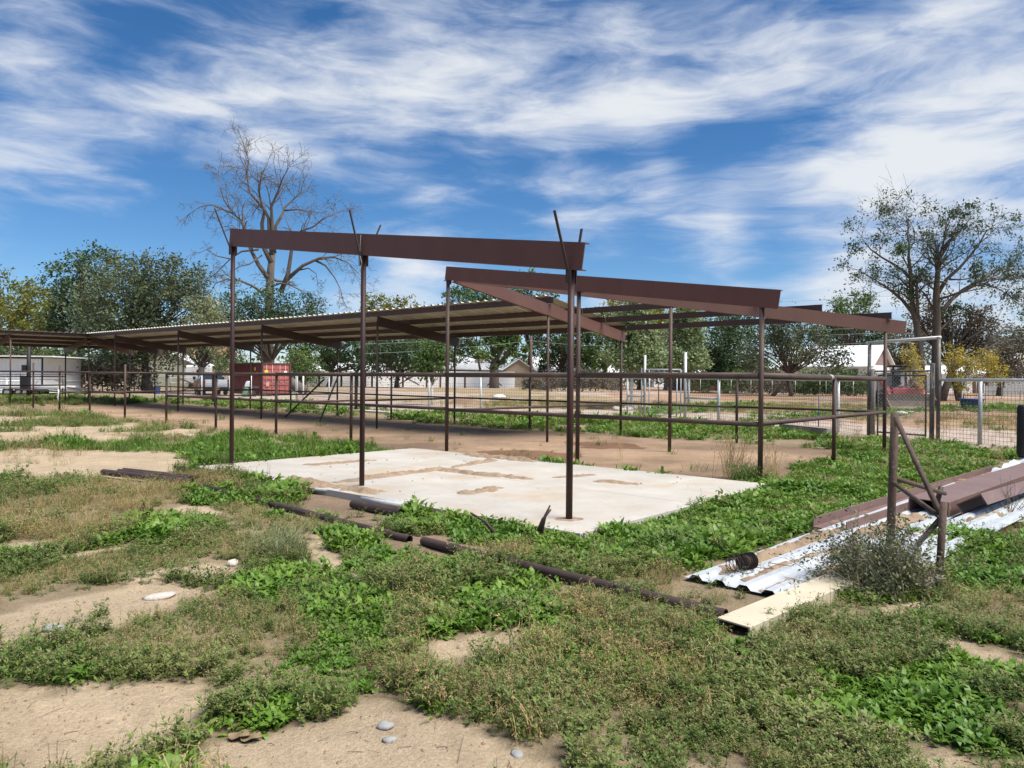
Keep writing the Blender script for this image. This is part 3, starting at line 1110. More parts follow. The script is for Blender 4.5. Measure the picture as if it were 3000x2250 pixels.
# ------------------------------------------------------------------ wire fence and gates behind the pens
def wire_mesh(parent, p, q, z0, z1, dx=.06, dz=.10, r=.0016, name='wire_mesh'):
    p, q = Vector(p), Vector(q)
    k = MB()
    n = max(2, int((q - p).length / dx))
    for i in range(n + 1):
        a = p.lerp(q, i / n)
        k.tube([a + Z3 * z0, a + Z3 * z1], r, 3, False)
    m_ = int((z1 - z0) / dz)
    for j in range(m_ + 1):
        z = z0 + (z1 - z0) * j / m_
        k.tube([p + Z3 * z, q + Z3 * z], r, 3, False)
    o = k.build(name, MT['wire'], parent)
    o['kind'] = 'stuff'
    return o


def chain_link(parent, p, q, z0, z1, d=.075, r=.0032):
    p, q = Vector(p), Vector(q)
    k = MB()
    L_ = (q - p).length
    H_ = z1 - z0
    dr = (q - p).normalized()
    for s in (-1, 1):
        c = -H_
        while c < L_ + H_:
            # line x = c + s*t over t in 0..H
            t0, t1 = 0.0, H_
            xs = [c, c + s * H_]
            lo, hi = 0, L_
            if s > 0:
                t0, t1 = max(t0, lo - c), min(t1, hi - c)
            else:
                t0, t1 = max(t0, c - hi), min(t1, c - lo)
            if t1 - t0 > .01:
                k.tube([p + dr * (c + s * t0) + Z3 * (z0 + t0), p + dr * (c + s * t1) + Z3 * (z0 + t1)], r, 3, False)
            c += d * 1.414
    o = k.build('chain_link', MT['galv'], parent)
    o['kind'] = 'stuff'
    return o


def v3(p, h=0.0):
    return Vector((p[0], p[1], gz(p[1]) + h))


def build_wire_fence():
    TOPW = 1.66
    # near run to the frame edge
    P = [v3(MESHLINE[0]), v3(MESHLINE[1]), v3((12.15, 21.05))]
    t = thing('wire_fence', P[1], 'square-mesh wire fence with a pale top pipe beside the tall pipe gateway', 'fence')
    MB().tube([P[0] + Z3 * (TOPW + .06), P[2] + Z3 * (TOPW + .06)], .042, 10).build('top_rail', MT['galv_white'], t, True)
    post(t, P[1], P[1].z + TOPW + .02, MT['galv'], .05)
    wire_mesh(t, P[0], P[2], .02, 1.42, .1, .1, .0040)
    # the gateway: two tall posts with a header, and a chain link gate
    a, b = v3((12.12, 21.1)), v3((11.06, 22.99))
    d = (b - a).normalized()
    t = thing('gateway', a, 'tall gateway of dirty pipe posts with a high galvanised header', 'gateway')
    for p, h, m_, r in ((a, 2.95, 'galv_dirty', .05), (a + d * .18, 2.2, 'galv_dirty', .065), (b, 2.85, 'galv_dirty', .055), (b - d * .14, 2.05, 'wood', .06)):
        post(t, p, p.z + h, MT[m_], r)
    MB().tube([a + Z3 * 2.93 - d * .05, b + Z3 * 2.86 + d * .12], .045, 10).build('header', MT['galv_white'], t, True)
    t = thing('pipe_gate', a + d * .4, 'chain link walk gate in a grey pipe frame hung in the tall gateway', 'gate')
    ga, gb = a + d * .36, b - d * .30
    for p, q in ((ga, ga + Z3 * 1.85), (gb, gb + Z3 * 1.85), (ga + Z3 * .12, gb + Z3 * .12), (ga + Z3 * 1.85, gb + Z3 * 1.85)):
        MB().tube([p, q], .026, 8).build('frame_bar', MT['galv_dirty'], t, True)
    MB().tube([a + d * .22 + Z3 * 1.98, b - d * .14 + Z3 * 1.98], .026, 8).build('frame_bar', MT['galv_dirty'], t, True)
    chain_link(t, ga, gb, .12, 1.84)
    # middle run
    pts = [v3((10.95, 23.2)), v3((10.74, 24.43)), v3((9.35, 26.6)), v3(MESHLINE[3]), v3((7.0, 30.0))]
    t = thing('wire_fence', pts[1], 'square-mesh wire fence between the tall gateway and the white gate posts', 'fence')
    for p, q in zip(pts[:-1], pts[1:]):
        MB().tube([p + Z3 * (TOPW + .04), q + Z3 * (TOPW + .04)], .036, 8).build('top_rail', MT['galv'], t, True)
        wire_mesh(t, p, q, .02, 1.35, .09, .11, .0042)
    post(t, pts[1], pts[1].z + TOPW, MT['galv_white'], .045)
    post(t, pts[3], pts[3].z + TOPW, MT['galv_white'], .055)
    bp_ = at(2398, 1258)
    post(t, bp_, bp_.z + 1.25, MT['blue_post'], .02, name='tee_post')
    MB().tube([pts[3] + Z3 * .92, pts[4] + Z3 * .92], .04, 8).build('brace', MT['galv_white'], t, True)
    # white gate
    a, b = v3((7.0, 30.0)), v3((5.6, 31.3))
    d = (b - a).normalized()
    t = thing('gateway', a, 'tall white galvanised gate posts with a pipe-framed walk gate', 'gateway')
    post(t, a, a.z + 2.75, MT['galv_white'], .06)
    post(t, b, b.z + 2.65, MT['galv_white'], .05)
    for p, h in ((a + d * .2, 2.05), (a + d * .38, 1.95), (b - d * .22, 2.05), (b + d * .16, 2.1)):
        MB().tube([p, p + Z3 * h], .028, 8).build('frame_bar', MT['galv_white'], t, True)
    for h, e0, e1 in ((2.05, .2, .0), (1.93, .38, .22), (.15, .38, .22)):
        MB().tube([a + d * e0 + Z3 * h, b - d * (e1 - .16 if h > 2 else e1) + Z3 * h], .028, 8).build('frame_bar', MT['galv_white'], t, True)
    chain_link(t, a + d * .38, b - d * .22, .15, 1.93, .09, .002)
    # far run
    pts = [v3((5.55, 31.35)), v3((4.97, 31.91)), v3((1.6, 32.8)), v3((-1.41, 33.64)), v3((-3.92, 35.08)), v3((-6.68, 36.64)), v3((-10.3, 41.8)), v3((-13.6, 47.0))]
    t = thing('wire_fence', pts[3], 'long square-mesh wire fence with a silver top pipe behind the pens', 'fence')
    for i, (p, q) in enumerate(zip(pts[:-1], pts[1:])):
        MB().tube([p + Z3 * (TOPW + .02), q + Z3 * (TOPW + .02)], .036, 8).build('top_rail', MT['galv_white'], t, True)
        wire_mesh(t, p, q, .02, 1.36, .11, .13, .0042)
    for i in (1, 3, 4, 5, 6, 7):
        post(t, pts[i], pts[i].z + TOPW, MT['galv_white'], .045)
    MB().tube([pts[0] + Z3 * .92, pts[1] + Z3 * .92], .04, 8).build('brace', MT['galv_white'], t, True)
    pts = [v3(p) for p in MESHLINE[7:]]
    t = thing('wire_fence', pts[1], 'wire fence on white pipe posts in front of the red container and pickup', 'fence')
    for p, q in zip(pts[:-1], pts[1:]):
        MB().tube([p + Z3 * (TOPW + .02), q + Z3 * (TOPW + .02)], .036, 8).build('top_rail', MT['galv_white'], t, True)
        wire_mesh(t, p, q, .02, 1.36, .14, .17, .0045)
    for px, py in ((868, 1175), (888, 1172), (673, 1167), (591, 1162), (735, 1168)):
        p = at(px, py)
        post(t, p, p.z + TOPW, MT['white_post'], .055)


MT['blue_post'] = mat('blue_painted_tee_post', (.05, .11, .26), (.10, .07, .06), 3, .6)
build_wire_fence()

# ------------------------------------------------------------------ background buildings, vehicles and yard things
def gable_house(label, cx, cy, w, d, h, rise, wall, roof, ang=0.0, over=.4, name='house', gable=None, parts=(), slats=0):
    """w along the ridge, d across; ang turns the ridge from the x axis"""
    z = gz(cy)
    t = thing(name, (cx, cy, z), label, 'house' if name == 'house' else 'building')
    ax = Vector((math.cos(ang), math.sin(ang), 0))
    ay = Vector((-ax.y, ax.x, 0))
    o = Vector((cx, cy, z))

    def P(a, b, c):
        return o + ax * a + ay * b + Z3 * c
    k = MB()
    k.add([P(-w / 2, -d / 2, 0), P(w / 2, -d / 2, 0), P(w / 2, d / 2, 0), P(-w / 2, d / 2, 0),
           P(-w / 2, -d / 2, h), P(w / 2, -d / 2, h), P(w / 2, d / 2, h), P(-w / 2, d / 2, h)],
          [(0, 1, 5, 4), (1, 2, 6, 5), (2, 3, 7, 6), (3, 0, 4, 7)])
    k.build('wall', MT[wall], t)
    for s in (-1, 1):
        e = MB().add([P(s * w / 2, -d / 2, h), P(s * w / 2, d / 2, h), P(s * w / 2, 0, h + rise)], [(0, 1, 2)])
        e.build('gable', MT[gable or wall], t)
    for s in (-1, 1):
        sl = rise / (d / 2)
        e = MB()
        lo, hi = d / 2 + over, 0
        a0, a1 = -w / 2 - over, w / 2 + over
        th = .12
        e.add([P(a0, s * lo, h - sl * over), P(a1, s * lo, h - sl * over), P(a1, 0, h + rise), P(a0, 0, h + rise),
               P(a0, s * lo, h - sl * over + th), P(a1, s * lo, h - sl * over + th), P(a1, 0, h + rise + th), P(a0, 0, h + rise + th)],
              [(0, 1, 2, 3), (4, 5, 6, 7), (0, 1, 5, 4), (1, 2, 6, 5), (0, 3, 7, 4)])
        rf = e.build('roof', MT[roof], t)
    for kind, a, c, ww, hh in parts:   # on the front (-d/2) wall
        if kind == 'window':
            f = MB().box(P(a, -d / 2 - .03, c), (ww + .16, .08, hh + .16), ax).build('window', MT['white_post'], t)
            MB().box(P(a, -d / 2 - .055, c), (ww, .06, hh), ax).build('pane', MT['glass'], f)
        elif kind == 'door':
            MB().box(P(a, -d / 2 - .03, hh / 2), (ww, .07, hh), ax).build('door', MT['wood_dark'], t)
        elif kind == 'vent':
            MB().tube([P(a, -d / 4, h + rise * .45), P(a, -d / 4, h + rise * .45 + hh)], ww, 8).build('roof_vent', MT['dark'], t)
        elif kind == 'cooler':
            MB().box(P(a, -d / 5, h + rise * .8), (ww, ww, hh), ax).build('roof_cooler', MT['tan_roof'], t)
    return t


def X(px, depth):
    return (px - 1500) / FPX * depth


def build_background():
    # ---- white wall of steel sheets on posts along the far field
    D = 105
    t = thing('panel_fence', (X(1250, D), D, gz(D)), 'long white sheet-steel fence across the far side of the field', 'fence')
    x0, x1 = X(905, D), X(1508, D)
    n = 26
    for i in range(n):
        a = x0 + (x1 - x0) * i / n
        b = x0 + (x1 - x0) * (i + 1) / n
        dd = 0 if a < X(1300, D) else -2.0
        MB().box(((a + b) / 2, D + dd, gz(D) + 1.1), (b - a - .01, .05, 2.25)).build('panel', MT['white_wall'], t)
    for px in (935, 1000, 1047, 1070, 1090, 1180, 1250, 1290, 1362, 1437, 1457):
        MB().box((X(px, D - 3.5), D - 3.5, gz(D) + .95), (.24, .22, 2.1)).build('post', MT['wood_dark'], t)
    for xa, xb in ((1165, 1228), (1427, 1470)):
        for s in (0, 1):
            za, zb = (1.9, .3) if s else (.3, 1.9)
            MB().bar((X(xa, D - 3.5), D - 3.6, gz(D) + za), (X(xb, D - 3.5), D - 3.6, gz(D) + zb), .1, .16).build('brace', MT['wood_dark'], t)

    # ---- houses
    gable_house('white-roofed house behind the pale dead cottonwood trunk', X(1385, 120), 122, 9.5, 8, 2.7, 1.9, 'tan_wall', 'white_roof', 0.05, parts=(('window', -2, 1.5, 1.4, 1.1), ('vent', -2.2, 0, .18, .5), ('cooler', 1.0, 0, 1.2, 1.0)))
    gable_house('tan stucco house with its gable end facing the yard', X(1512, 118), 118, 7, 4.4, 2.7, 1.5, 'tan_wall', 'white_roof', math.pi / 2 + .1)
    gable_house('house with bright white hip of roof behind the tall brown utility pole', X(1625, 125), 126, 8, 8, 2.6, 2.2, 'white_wall', 'white_roof', .2, parts=(('window', -1.5, 1.5, 1.2, 1.0), ('door', 1.5, 0, 1.0, 2.0)))
    gable_house('long white-roofed house under the dark shade trees', X(1745, 120), 122, 8.5, 8, 2.5, 2.3, 'tan_wall', 'white_roof', -.05, parts=(('window', -2.4, 1.4, 1.3, 1.0), ('window', 1.2, 1.4, 1.3, 1.0), ('cooler', 2.4, 0, 1.0, .9)))
    gable_house('low house with a tan hipped roof behind the white sheet fence', X(1215, 125), 126, 6.5, 8, 2.4, 1.5, 'tan_wall', 'tan_roof', 0.1, over=.7)
    gable_house('dark open shed with pale roof among trees behind the white fence', X(1020, 135), 136, 13, 7, 2.3, 1.3, 'wood_dark', 'white_roof', 0.03)
    gable_house('low white-roofed house glimpsed behind the pipe gate frame', X(1960, 125), 126, 6, 7, 2.5, 1.7, 'white_wall', 'white_roof', 0.0)
    gable_house('pale green stucco house with white roof edge behind the pickup', X(478, 92), 95, 7.4, 7.0, 2.8, 1.5, 'green_wall', 'white_roof', math.pi / 2 + .12, over=.35)
    gable_house('tan adobe house with terracotta roof behind the red container', X(612, 120), 121, 6, 6, 4.6, 1.4, 'tan_wall', 'tile_roof', .15, parts=(('window', -1.2, 2.6, .9, 1.1),))
    # large barn on the far right
    D = 88
    t = gable_house('large white barn with long white roof behind the grey gateway', X(2478, D), D + 3, 10.5, 7.6, 3.3, 2.3, 'white_wall', 'white_roof', -.75, over=.5, name='barn', gable='pink_wall', parts=(('window', 3.4, 2.2, 1.0, 1.2), ('door', 5.6, 0, 1.1, 2.2), ('vent', 1.2, 0, .22, .5), ('vent', 2.2, 0, .16, .35)))
    gable_house('low pale outbuilding with a square door beyond the wire fence', X(2838, 95), 97, 11, 6, 2.5, .9, 'white_wall', 'white_roof', 0.03, parts=(('door', .5, 0, 1.4, 2.0), ('window', -2.5, 1.4, 1.6, 1.0), ('window', 3.6, 1.4, 1.2, 1.0)))
    gable_house('small blue-grey house by the street lamp far beyond the wire fence', X(2985, 100), 101, 6, 7, 3.4, 1.6, 'blue_wall', 'tan_roof', .1, parts=(('window', -1.2, 1.8, 1.1, 1.1),))
    gable_house('dark red trailer home behind the scrub along the far fence', X(2080, 96), 98, 8.5, 4, 2.0, .6, 'red_wall', 'white_roof', 0.05)

    # ---- white shed on the left with flat roof
    D = 56
    z = gz(D)
    t = thing('metal_shed', (X(55, D), D, z), 'white ribbed metal shed with a flat overhanging roof beyond the short shed wing', 'shed')
    x0, x1 = X(-90, D), X(124, D)
    hh = 2.75
    nr = 18
    pr = []
    for i in range(nr):
        c0 = x0 + (x1 - x0) * i / nr
        c1 = x0 + (x1 - x0) * (i + 1) / nr
        w_ = c1 - c0
        pr += [(c0, D), (c0 + w_ * .7, D), (c0 + w_ * .76, D - .035), (c0 + w_ * .94, D - .035)]
    pr.append((x1, D))
    k = MB()
    for h in (0, hh):
        k.v.extend((a, b, z + h) for a, b in pr)
    n = len(pr)
    k.f = [(i, i + 1, n + i + 1, n + i) for i in range(n - 1)]
    k.add([(x1, D, z), (x1, D + 5, z), (x1, D + 5, z + hh), (x1, D, z + hh)], [(0, 1, 2, 3)])
    k.build('wall', MT['white_wall'], t)
    MB().box(((x0 + x1) / 2 + .3, D + 2.2, z + hh + .1), (x1 - x0 + 1.9, 6, .08)).build('roof', MT['white_roof'], t)
    MB().box(((x0 + x1) / 2, D - .05, z + hh), (x1 - x0, .08, .12)).build('trim', MT['dark'], t)
    MB().box((x1, D - .02, z + hh / 2), (.09, .09, hh)).build('trim', MT['dark'], t)

    # ---- white flatbed trailer with its wheels in front of the shed
    D = 50
    z = gz(D)
    t = thing('flatbed_trailer', (X(95, D), D, z), 'white flatbed trailer parked in front of the white metal shed', 'trailer')
    xa, xb = X(15, D), X(196, D)
    MB().box(((xa + xb) / 2, D, z + .72), (xb - xa, 2.0, .10)).build('deck', MT['white_post'], t)
    MB().box(((xa + xb) / 2, D - 1.02, z + .62), (xb - xa, .06, .14)).build('side_rail', MT['galv'], t)
    for px in (50, 84, 103):
        for sy in (-.9, .9):
            c = Vector((X(px, D), D + sy, z + .33))
            w_ = MB().tube([c - Vector((0, .11, 0)), c + Vector((0, .11, 0))], .33, 18).build('wheel', MT['rubber'], t)
            MB().tube([c - Vector((0, .125, 0)), c - Vector((0, .1, 0))], .17, 14).build('rim', MT['galv'], w_)
    MB().bar((xb, D, z + .65), (xb + 1.6, D, z + .5), .1, .12).build('drawbar', MT['galv_dirty'], t)
    # a pole with a meter box beside it
    D = 47
    p = Vector((X(84, D), D, gz(D)))
    t = thing('utility_pole', p, 'dark wooden pole with a small meter box beside the white metal shed', 'pole')
    MB().tube([p - Z3 * .1, p + Z3 * 3.6], [.13, .11], 10).build('pole_shaft', MT['dark'], t, True)
    MB().box(p + Vector((-.22, -.1, 1.95)), (.22, .2, .36)).build('meter_box', MT['dark'], t)
    MB().box(p + Vector((-.12, -.14, 1.0)), (.5, .3, .9)).build('meter_box', MT['dark'], t)
    # round white tank
    D = 62
    p = Vector((X(184, D), D, gz(D)))
    t = thing('water_tank', p, 'rounded white plastic water tank behind the corral panels', 'tank')
    MB().lathe([(.0, 1.75), (.35, 1.72), (.6, 1.6), (.74, 1.38), (.78, 1.1), (.78, .15), (.74, .05)], p, 24).build('tank_body', MT['white_post'], t, True)
    MB().lathe([(0, 1.84), (.14, 1.83), (.15, 1.74)], p, 14).build('lid', MT['galv'], t, True)
    for k_ in range(8):
        a = k_ * math.pi / 4
        q = p + Vector((.83 * math.cos(a), .83 * math.sin(a), 0))
        MB().bar(q, q + Z3 * 1.15, .04, .04).build('cage_bar', MT['galv'], t)
    # heap of brush
    # ---- red container
    z = gz(60)
    c0 = Vector((X(767, 60), 60, z))           # near corner
    dr = Vector((.72, .69, 0)).normalized()    # door end runs right
    dl = Vector((-.62, .78, 0)).normalized()
    dl = Vector((-dr.y, dr.x, 0))
    t = thing('shipping_container', c0, 'rust-red corrugated shipping container with closed barred doors', 'container')
    Wc, Lc, Hc = 2.44, 6.06, 2.59
    # long side, corrugated
    pr = []
    nn = 22
    for i in range(nn):
        s0 = Lc * i / nn
        w_ = Lc / nn
        pr += [(s0 + .0, 0), (s0 + w_ * .35, 0), (s0 + w_ * .5, .04), (s0 + w_ * .85, .04)]
    pr.append((Lc, 0))
    for nm, org, dd, nrm in (('side_wall', c0, dl, dr), ('side_wall', c0 + dr * Wc, dl, -dr)):
        k = MB()
        for h in (.15, Hc - .12):
            k.v.extend(tuple(org + dd * s + nrm * (q + .02) + Z3 * h) for s, q in pr)
        n = len(pr)
        k.f = [(i, i + 1, n + i + 1, n + i) for i in range(n - 1)]
        k.build(nm, MT['container'], t)
    MB().box(c0 + dr * Wc / 2 + dl * Lc / 2 + Z3 * (Hc - .05), (Wc - .05, Lc - .05, .04), dr).build('roof', MT['container_dk'], t)
    MB().box(c0 + dr * Wc / 2 + dl * Lc / 2 + Z3 * .12, (Wc - .05, Lc - .05, .1), dr).build('floor_frame', MT['container_dk'], t)
    MB().box(c0 + dr * Wc / 2 + dl * (Lc - .03) + Z3 * Hc / 2, (Wc - .1, .06, Hc - .2), dr).build('end_wall', MT['container'], t)
    for a in (0, Wc):
        for b in (0, Lc):
            MB().box(c0 + dr * a + dl * b + Z3 * Hc / 2, (.14, .14, Hc), dr).build('corner_post', MT['container_dk'], t)
    for h in (.08, Hc - .06):
        for a, b, l_, ax_ in ((Wc / 2, 0, Wc, dr), (0, Lc / 2, Lc, dl), (Wc, Lc / 2, Lc, dl), (Wc / 2, Lc, Wc, dr)):
            MB().box(c0 + dr * a + dl * b + Z3 * h, (l_ - .15, .11, .13), ax_).build('edge_rail', MT['container_dk'], t)
    for s in (0, 1):
        cc = c0 + dr * (.07 + (Wc - .14) * (s + .5) / 2) + dl * .02
        dw = (Wc - .14) / 2 - .02
        door = MB().box(cc + Z3 * (Hc / 2 + .01), (dw, .05, Hc - .30), dr).build('door', MT['container_lt'], t)
        for hk in range(5):
            MB().box(cc - dl * .035 + Z3 * (.42 + hk * .44), (dw - .12, .05, .20), dr).build('door_panel', MT['container_lt'], door, bevel=.03)
        for q in (-.27, .22):
            MB().tube([cc + dr * q - dl * .08 + Z3 * .16, cc + dr * q - dl * .08 + Z3 * (Hc - .16)], .022, 8).build('lock_bar', MT['lockbar'], door, True)
            MB().box(cc + dr * (q + .12) - dl * .09 + Z3 * 1.05, (.26, .03, .04), dr).build('lock_handle', MT['lockbar'], door)
    MB().box(c0 + dr * .34 - dl * .075 + Z3 * 1.88, (.30, .012, .26), dr).build('placard', MT['yellow'], t)
    MB().box(c0 + dr * 2.0 - dl * .075 + Z3 * 1.88, (.26, .012, .14), dr).build('placard', MT['white_post'], t)
    MB().box(c0 + dr * .45 - dl * .075 + Z3 * .85, (.26, .012, .32), dr).build('placard', MT['container_pale'], t)
    MB().box(c0 + dl * 1.2 - dr * .03 + Z3 * 2.1, (.26, .012, .28), dl).build('placard', MT['yellow'], t)

    # pallet by the container
    D = 57
    p = Vector((X(788, D), D, gz(D)))
    t = thing('pallet', p, 'grey wooden pallet lying by the container doors', 'pallet')
    for i in range(5):
        MB().box(p + Vector((0, -.4 + i * .2, .13)), (1.2, .1, .022)).build('plank', MT['wood'], t)
    for i in range(3):
        MB().box(p + Vector((-.5 + i * .5, 0, .06)), (.09, 1.0, .11)).build('stringer', MT['wood'], t)
    # old table saw stand with a seat shape, green slide leaning
    D = 54.5
    p = Vector((X(735, D), D, gz(D)))
    t = thing('work_table', p, 'small grey metal work table beside the container wall', 'table')
    MB().box(p + Z3 * .72, (.95, .6, .05)).build('table_top', MT['galv_dirty'], t)
    for a in (-.22, .22):
        for b in (-.2, .2):
            MB().bar(p + Vector((a * 1.2, b, 0)), p + Vector((a * .8, b, .7)), .06, .06).build('leg', MT['galv_dirty'], t)
    MB().box(p + Vector((-.06, 0, .40)), (.2, .26, .5)).build('motor_box', MT['wood'], t)
    p2 = p + Vector((-.18, 0, .745))
    tag(MB().prism([(-.24, 0), (.2, 0), (.16, .34), (.02, .42), (-.12, .38)], p2 - Vector((0, .2, 0)), p2 + Vector((0, .2, 0)), Vector((1, 0, 0)), Z3).build('machine_cover', MT['white_wall'], None, loc=p2, bevel=.03),
        'pale plastic cover sitting on the grey work table', 'cover')
    q = p + Vector((-.36, -.42, 0))
    tag(MB().prism([(-.18, 0), (.18, 0), (.30, .62), (.12, .70), (-.05, .62)], q, q + Vector((0, .16, 0)), Vector((1, 0, 0)), Z3).build('green_board', MT['green_paint'], None, loc=q, bevel=.03),
        'faded green painted board leaning by the work table', 'board')

    # concrete culvert pipe lying tilted right of the container
    D = 62
    p = Vector((X(893, D), D, gz(D)))
    axis = Vector((-.9, .25, .42)).normalized()
    k = MB()
    k.tube([p + Z3 * .32, p + Z3 * .34 + axis * 1.0, p + Z3 * .42 + axis * 2.0], [.42, .45, .40], 18, True)
    tag(k.build('cut_log', MT['bark_pale'], None, True, loc=p), 'thick pale cut log resting at a slant beside the container', 'log')
    # blue crates behind the far fence
    for px, w_ in ((460, .62), (450, .5)):
        D = 60
        p = Vector((X(px, D), D + (0 if px == 460 else .5), gz(D)))
        k = MB().lathe([(w_ * .38, 0), (w_ * .5, .55), (w_ * .52, .56), (w_ * .47, .55), (w_ * .36, .04), (0, .04)], p, 4)
        tag(k.build('plastic_crate', MT['blue'], None, loc=p), 'blue plastic feed tub on the sand behind the galvanised paddock fence', 'tub', 'blue feed tubs')
    # wooden cross-braced gate by the pickup
    D = 58
    t = thing('farm_gate', (X(560, D), D, gz(D)), 'brown braced wooden gate end beside the pickup', 'gate')
    MB().bar((X(524, D), D, gz(D) + 1.3), (X(575, D), D, gz(D) + .78), .09, .09).build('brace', MT['wood_brown'], t)
    MB().bar((X(524, D), D, gz(D) + .25), (X(575, D), D, gz(D) + .72), .09, .09).build('brace', MT['wood_brown'], t)
    MB().bar((X(524, D), D, gz(D)), (X(524, D), D, gz(D) + 1.5), .1, .1).build('post', MT['wood_brown'], t)
    MB().bar((X(577, D), D, gz(D)), (X(577, D), D, gz(D) + 1.1), .1, .1).build('post', MT['wood_brown'], t)
    # white camper behind
    D = 80
    z = gz(D)
    x0, x1 = X(539, D), X(598, D)
    t = thing('travel_trailer', ((x0 + x1) / 2, D, z), 'long white travel trailer parked behind the pickup', 'trailer')
    MB().box(((x0 + x1) / 2, D + 1.2, z + 1.55), (x1 - x0, 2.3, 2.0)).build('body', MT['white_wall'], t, bevel=.2)
    MB().box(((x0 + x1) / 2 + .55, D + .02, z + 1.9), (.5, .06, .4)).build('window', MT['glass'], t)
    for s in (-.3, .5):
        c = Vector(((x0 + x1) / 2 + s, D + .1, z + .33))
        MB().tube([c - Vector((0, .1, 0)), c + Vector((0, .1, 0))], .33, 14).build('wheel', MT['rubber'], t)

    build_truck()
    build_loader()

    # ---- utility poles and power lines
    def pole(px, py_top, D, r, label, m='wood_dark', arm=True):
        b = Vector((X(px, D), D, gz(D)))
        top = up(px, py_top, D).z
        t = thing('utility_pole', b, label, 'pole')
        MB().tube([b - Z3 * .2, Vector((b.x, b.y, top))], [r, r * .75], 10).build('pole_shaft', MT[m], t, True)
        if arm:
            MB().box(Vector((b.x, b.y - .12, top - .5)), (2.0, .1, .12)).build('crossarm', MT[m], t)
            for s in (-.9, -.45, .45, .9):
                MB().tube([Vector((b.x + s, b.y - .12, top - .44)), Vector((b.x + s, b.y - .12, top - .28))], .05, 6).build('insulator', MT['galv'], t)
        return Vector((b.x, b.y, top))
    p1 = pole(1555, 985, 92, .2, 'brown wooden utility pole between the white-roofed houses', 'pole_brown', False)
    p2 = pole(2984, 1040, 105, .16, 'thin wooden utility pole far beyond the wire fence', 'wood_dark', True)
    lamp = Vector((X(2976, 98), 98, gz(98)))
    t = thing('street_lamp', lamp, 'tall grey lamp post with a square head far beyond the wire fence', 'lamp')
    MB().tube([lamp, lamp + Z3 * 5.0], [.08, .06], 8).build('lamp_post', MT['galv_dirty'], t, True)
    MB().box(lamp + Vector((.25, 0, 5.1)), (.7, .5, .4)).build('lamp_head', MT['white_post'], t)

    def wire(pts, label, r=.016):
        k = MB()
        ps = []
        for (ax_, ay_, ad), (bx_, by_, bd) in zip(pts[:-1], pts[1:]):
            a, b = up(ax_, ay_, ad), up(bx_, by_, bd)
            for i in range(13):
                s = i / 12
                q = a.lerp(b, s)
                q.z -= 4 * s * (1 - s) * .25
                if not (ps and (ps[-1] - q).length < 1e-4):
                    ps.append(q)
        k.tube(ps, r, 4, False)
        tag(k.build('power_line', MT['cable'], None, True, loc=ps[0]), label, 'cable', 'power lines strung across the field')
    lines = [[(1060, 1036, 88), (1555, 998, 91.6), (1870, 1013, 88), (2580, 1003, 80), (3100, 985, 74)],
             [(1060, 1008, 88), (1555, 972, 91.6), (2580, 960, 80), (3100, 935, 74)],
             [(1900, 985, 86), (2580, 975, 80), (3100, 965, 74)],
             [(1900, 890, 86), (2580, 868, 80), (3100, 832, 74)],
             [(1900, 955, 88), (2580, 935, 81), (3100, 905, 76)]]
    names = ['lowest power line sagging past the brown utility pole', 'second power line strung above the shed roof end', 'thin power line passing just above the barn roof',
             'highest power line crossing in front of the big half-bare tree', 'power line crossing the trunk of the big half-bare tree']
    for ln, nm in zip(lines, names):
        wire(ln, nm)

    # chain link fence far side of the field
    def link_run(pxs, D0, D1, h, label):
        t = thing('chain_fence', (X(pxs[0], D0), D0, gz(D0)), label, 'fence')
        P = []
        for i, px in enumerate(pxs):
            D = D0 + (D1 - D0) * i / (len(pxs) - 1)
            p = Vector((X(px, D), D, gz(D)))
            P.append(p)
            MB().tube([p, p + Z3 * h], .035, 6).build('post', MT['galv'], t, True)
        for a, b in zip(P[:-1], P[1:]):
            MB().tube([a + Z3 * h, b + Z3 * h], .028, 6).build('top_rail', MT['galv'], t, True)
            wire_mesh(t, a, b, .05, h, .22, .22, .006)
    link_run([2020, 2052, 2142, 2200, 2262, 2330, 2402], 78, 74, 1.55, 'far chain link fence along the scrub by the barn')
    link_run([2420, 2455, 2500, 2545, 2600], 72, 70, 1.55, 'far chain link fence in front of the white barn')
    link_run([2770, 2790, 2860, 2912, 2935, 2990, 3040], 70, 66, 1.7, 'far chain link fence in front of the low outbuilding')

    # grey tarp-covered fence panels far right
    D = 86
    t = thing('panel_fence', (X(2930, D), D, gz(D)), 'grey sheet fence beside the low pale outbuilding', 'fence')
    for i in range(12):
        a, b = X(2885 + i * 11, D), X(2885 + (i + 1) * 11, D)
        MB().box(((a + b) / 2, D, gz(D) + .8), (b - a - .02, .05, 1.65)).build('panel', MT['galv'], t)

    # timber sleeper behind the corner frame
    a, b = at(2292, 1262), at(2432, 1278)
    k = MB().bar(a + Z3 * .12, b + Z3 * .12, .26, .24)
    tag(k.build('timber_sleeper', MT['wood'], None, loc=a, bevel=.015), 'weathered grey timber sleeper on the weeds by the wire fence', 'timber')
    # concrete strip by the mesh fence
    a, b = at(880, 1196), at(1150, 1212)
    k = MB().bar(a + Z3 * .03, b + Z3 * .03, .5, .12)
    tag(k.build('concrete_strip', MT['concrete'], None, loc=a, bevel=.02), 'broken pale concrete strip along the wire fence behind the pens', 'concrete')
    a = at(1563, 1246)
    tag(MB().box(a + Z3 * .07, (.42, .2, .03), Vector((1, .3, .1))).build('tin_scrap', MT['scrap_white'], None, loc=a), 'bent white tin scrap in the grass behind the pens', 'scrap')
    # steel t-post with white tip by the gate
    p = at(1929, 1206)
    t = thing('tee_post', p, 'black steel tee post with a white tip behind the white gate', 'post')
    MB().bar(p, p + Z3 * 1.5, .045, .03).build('post_shaft', MT['dark'], t)
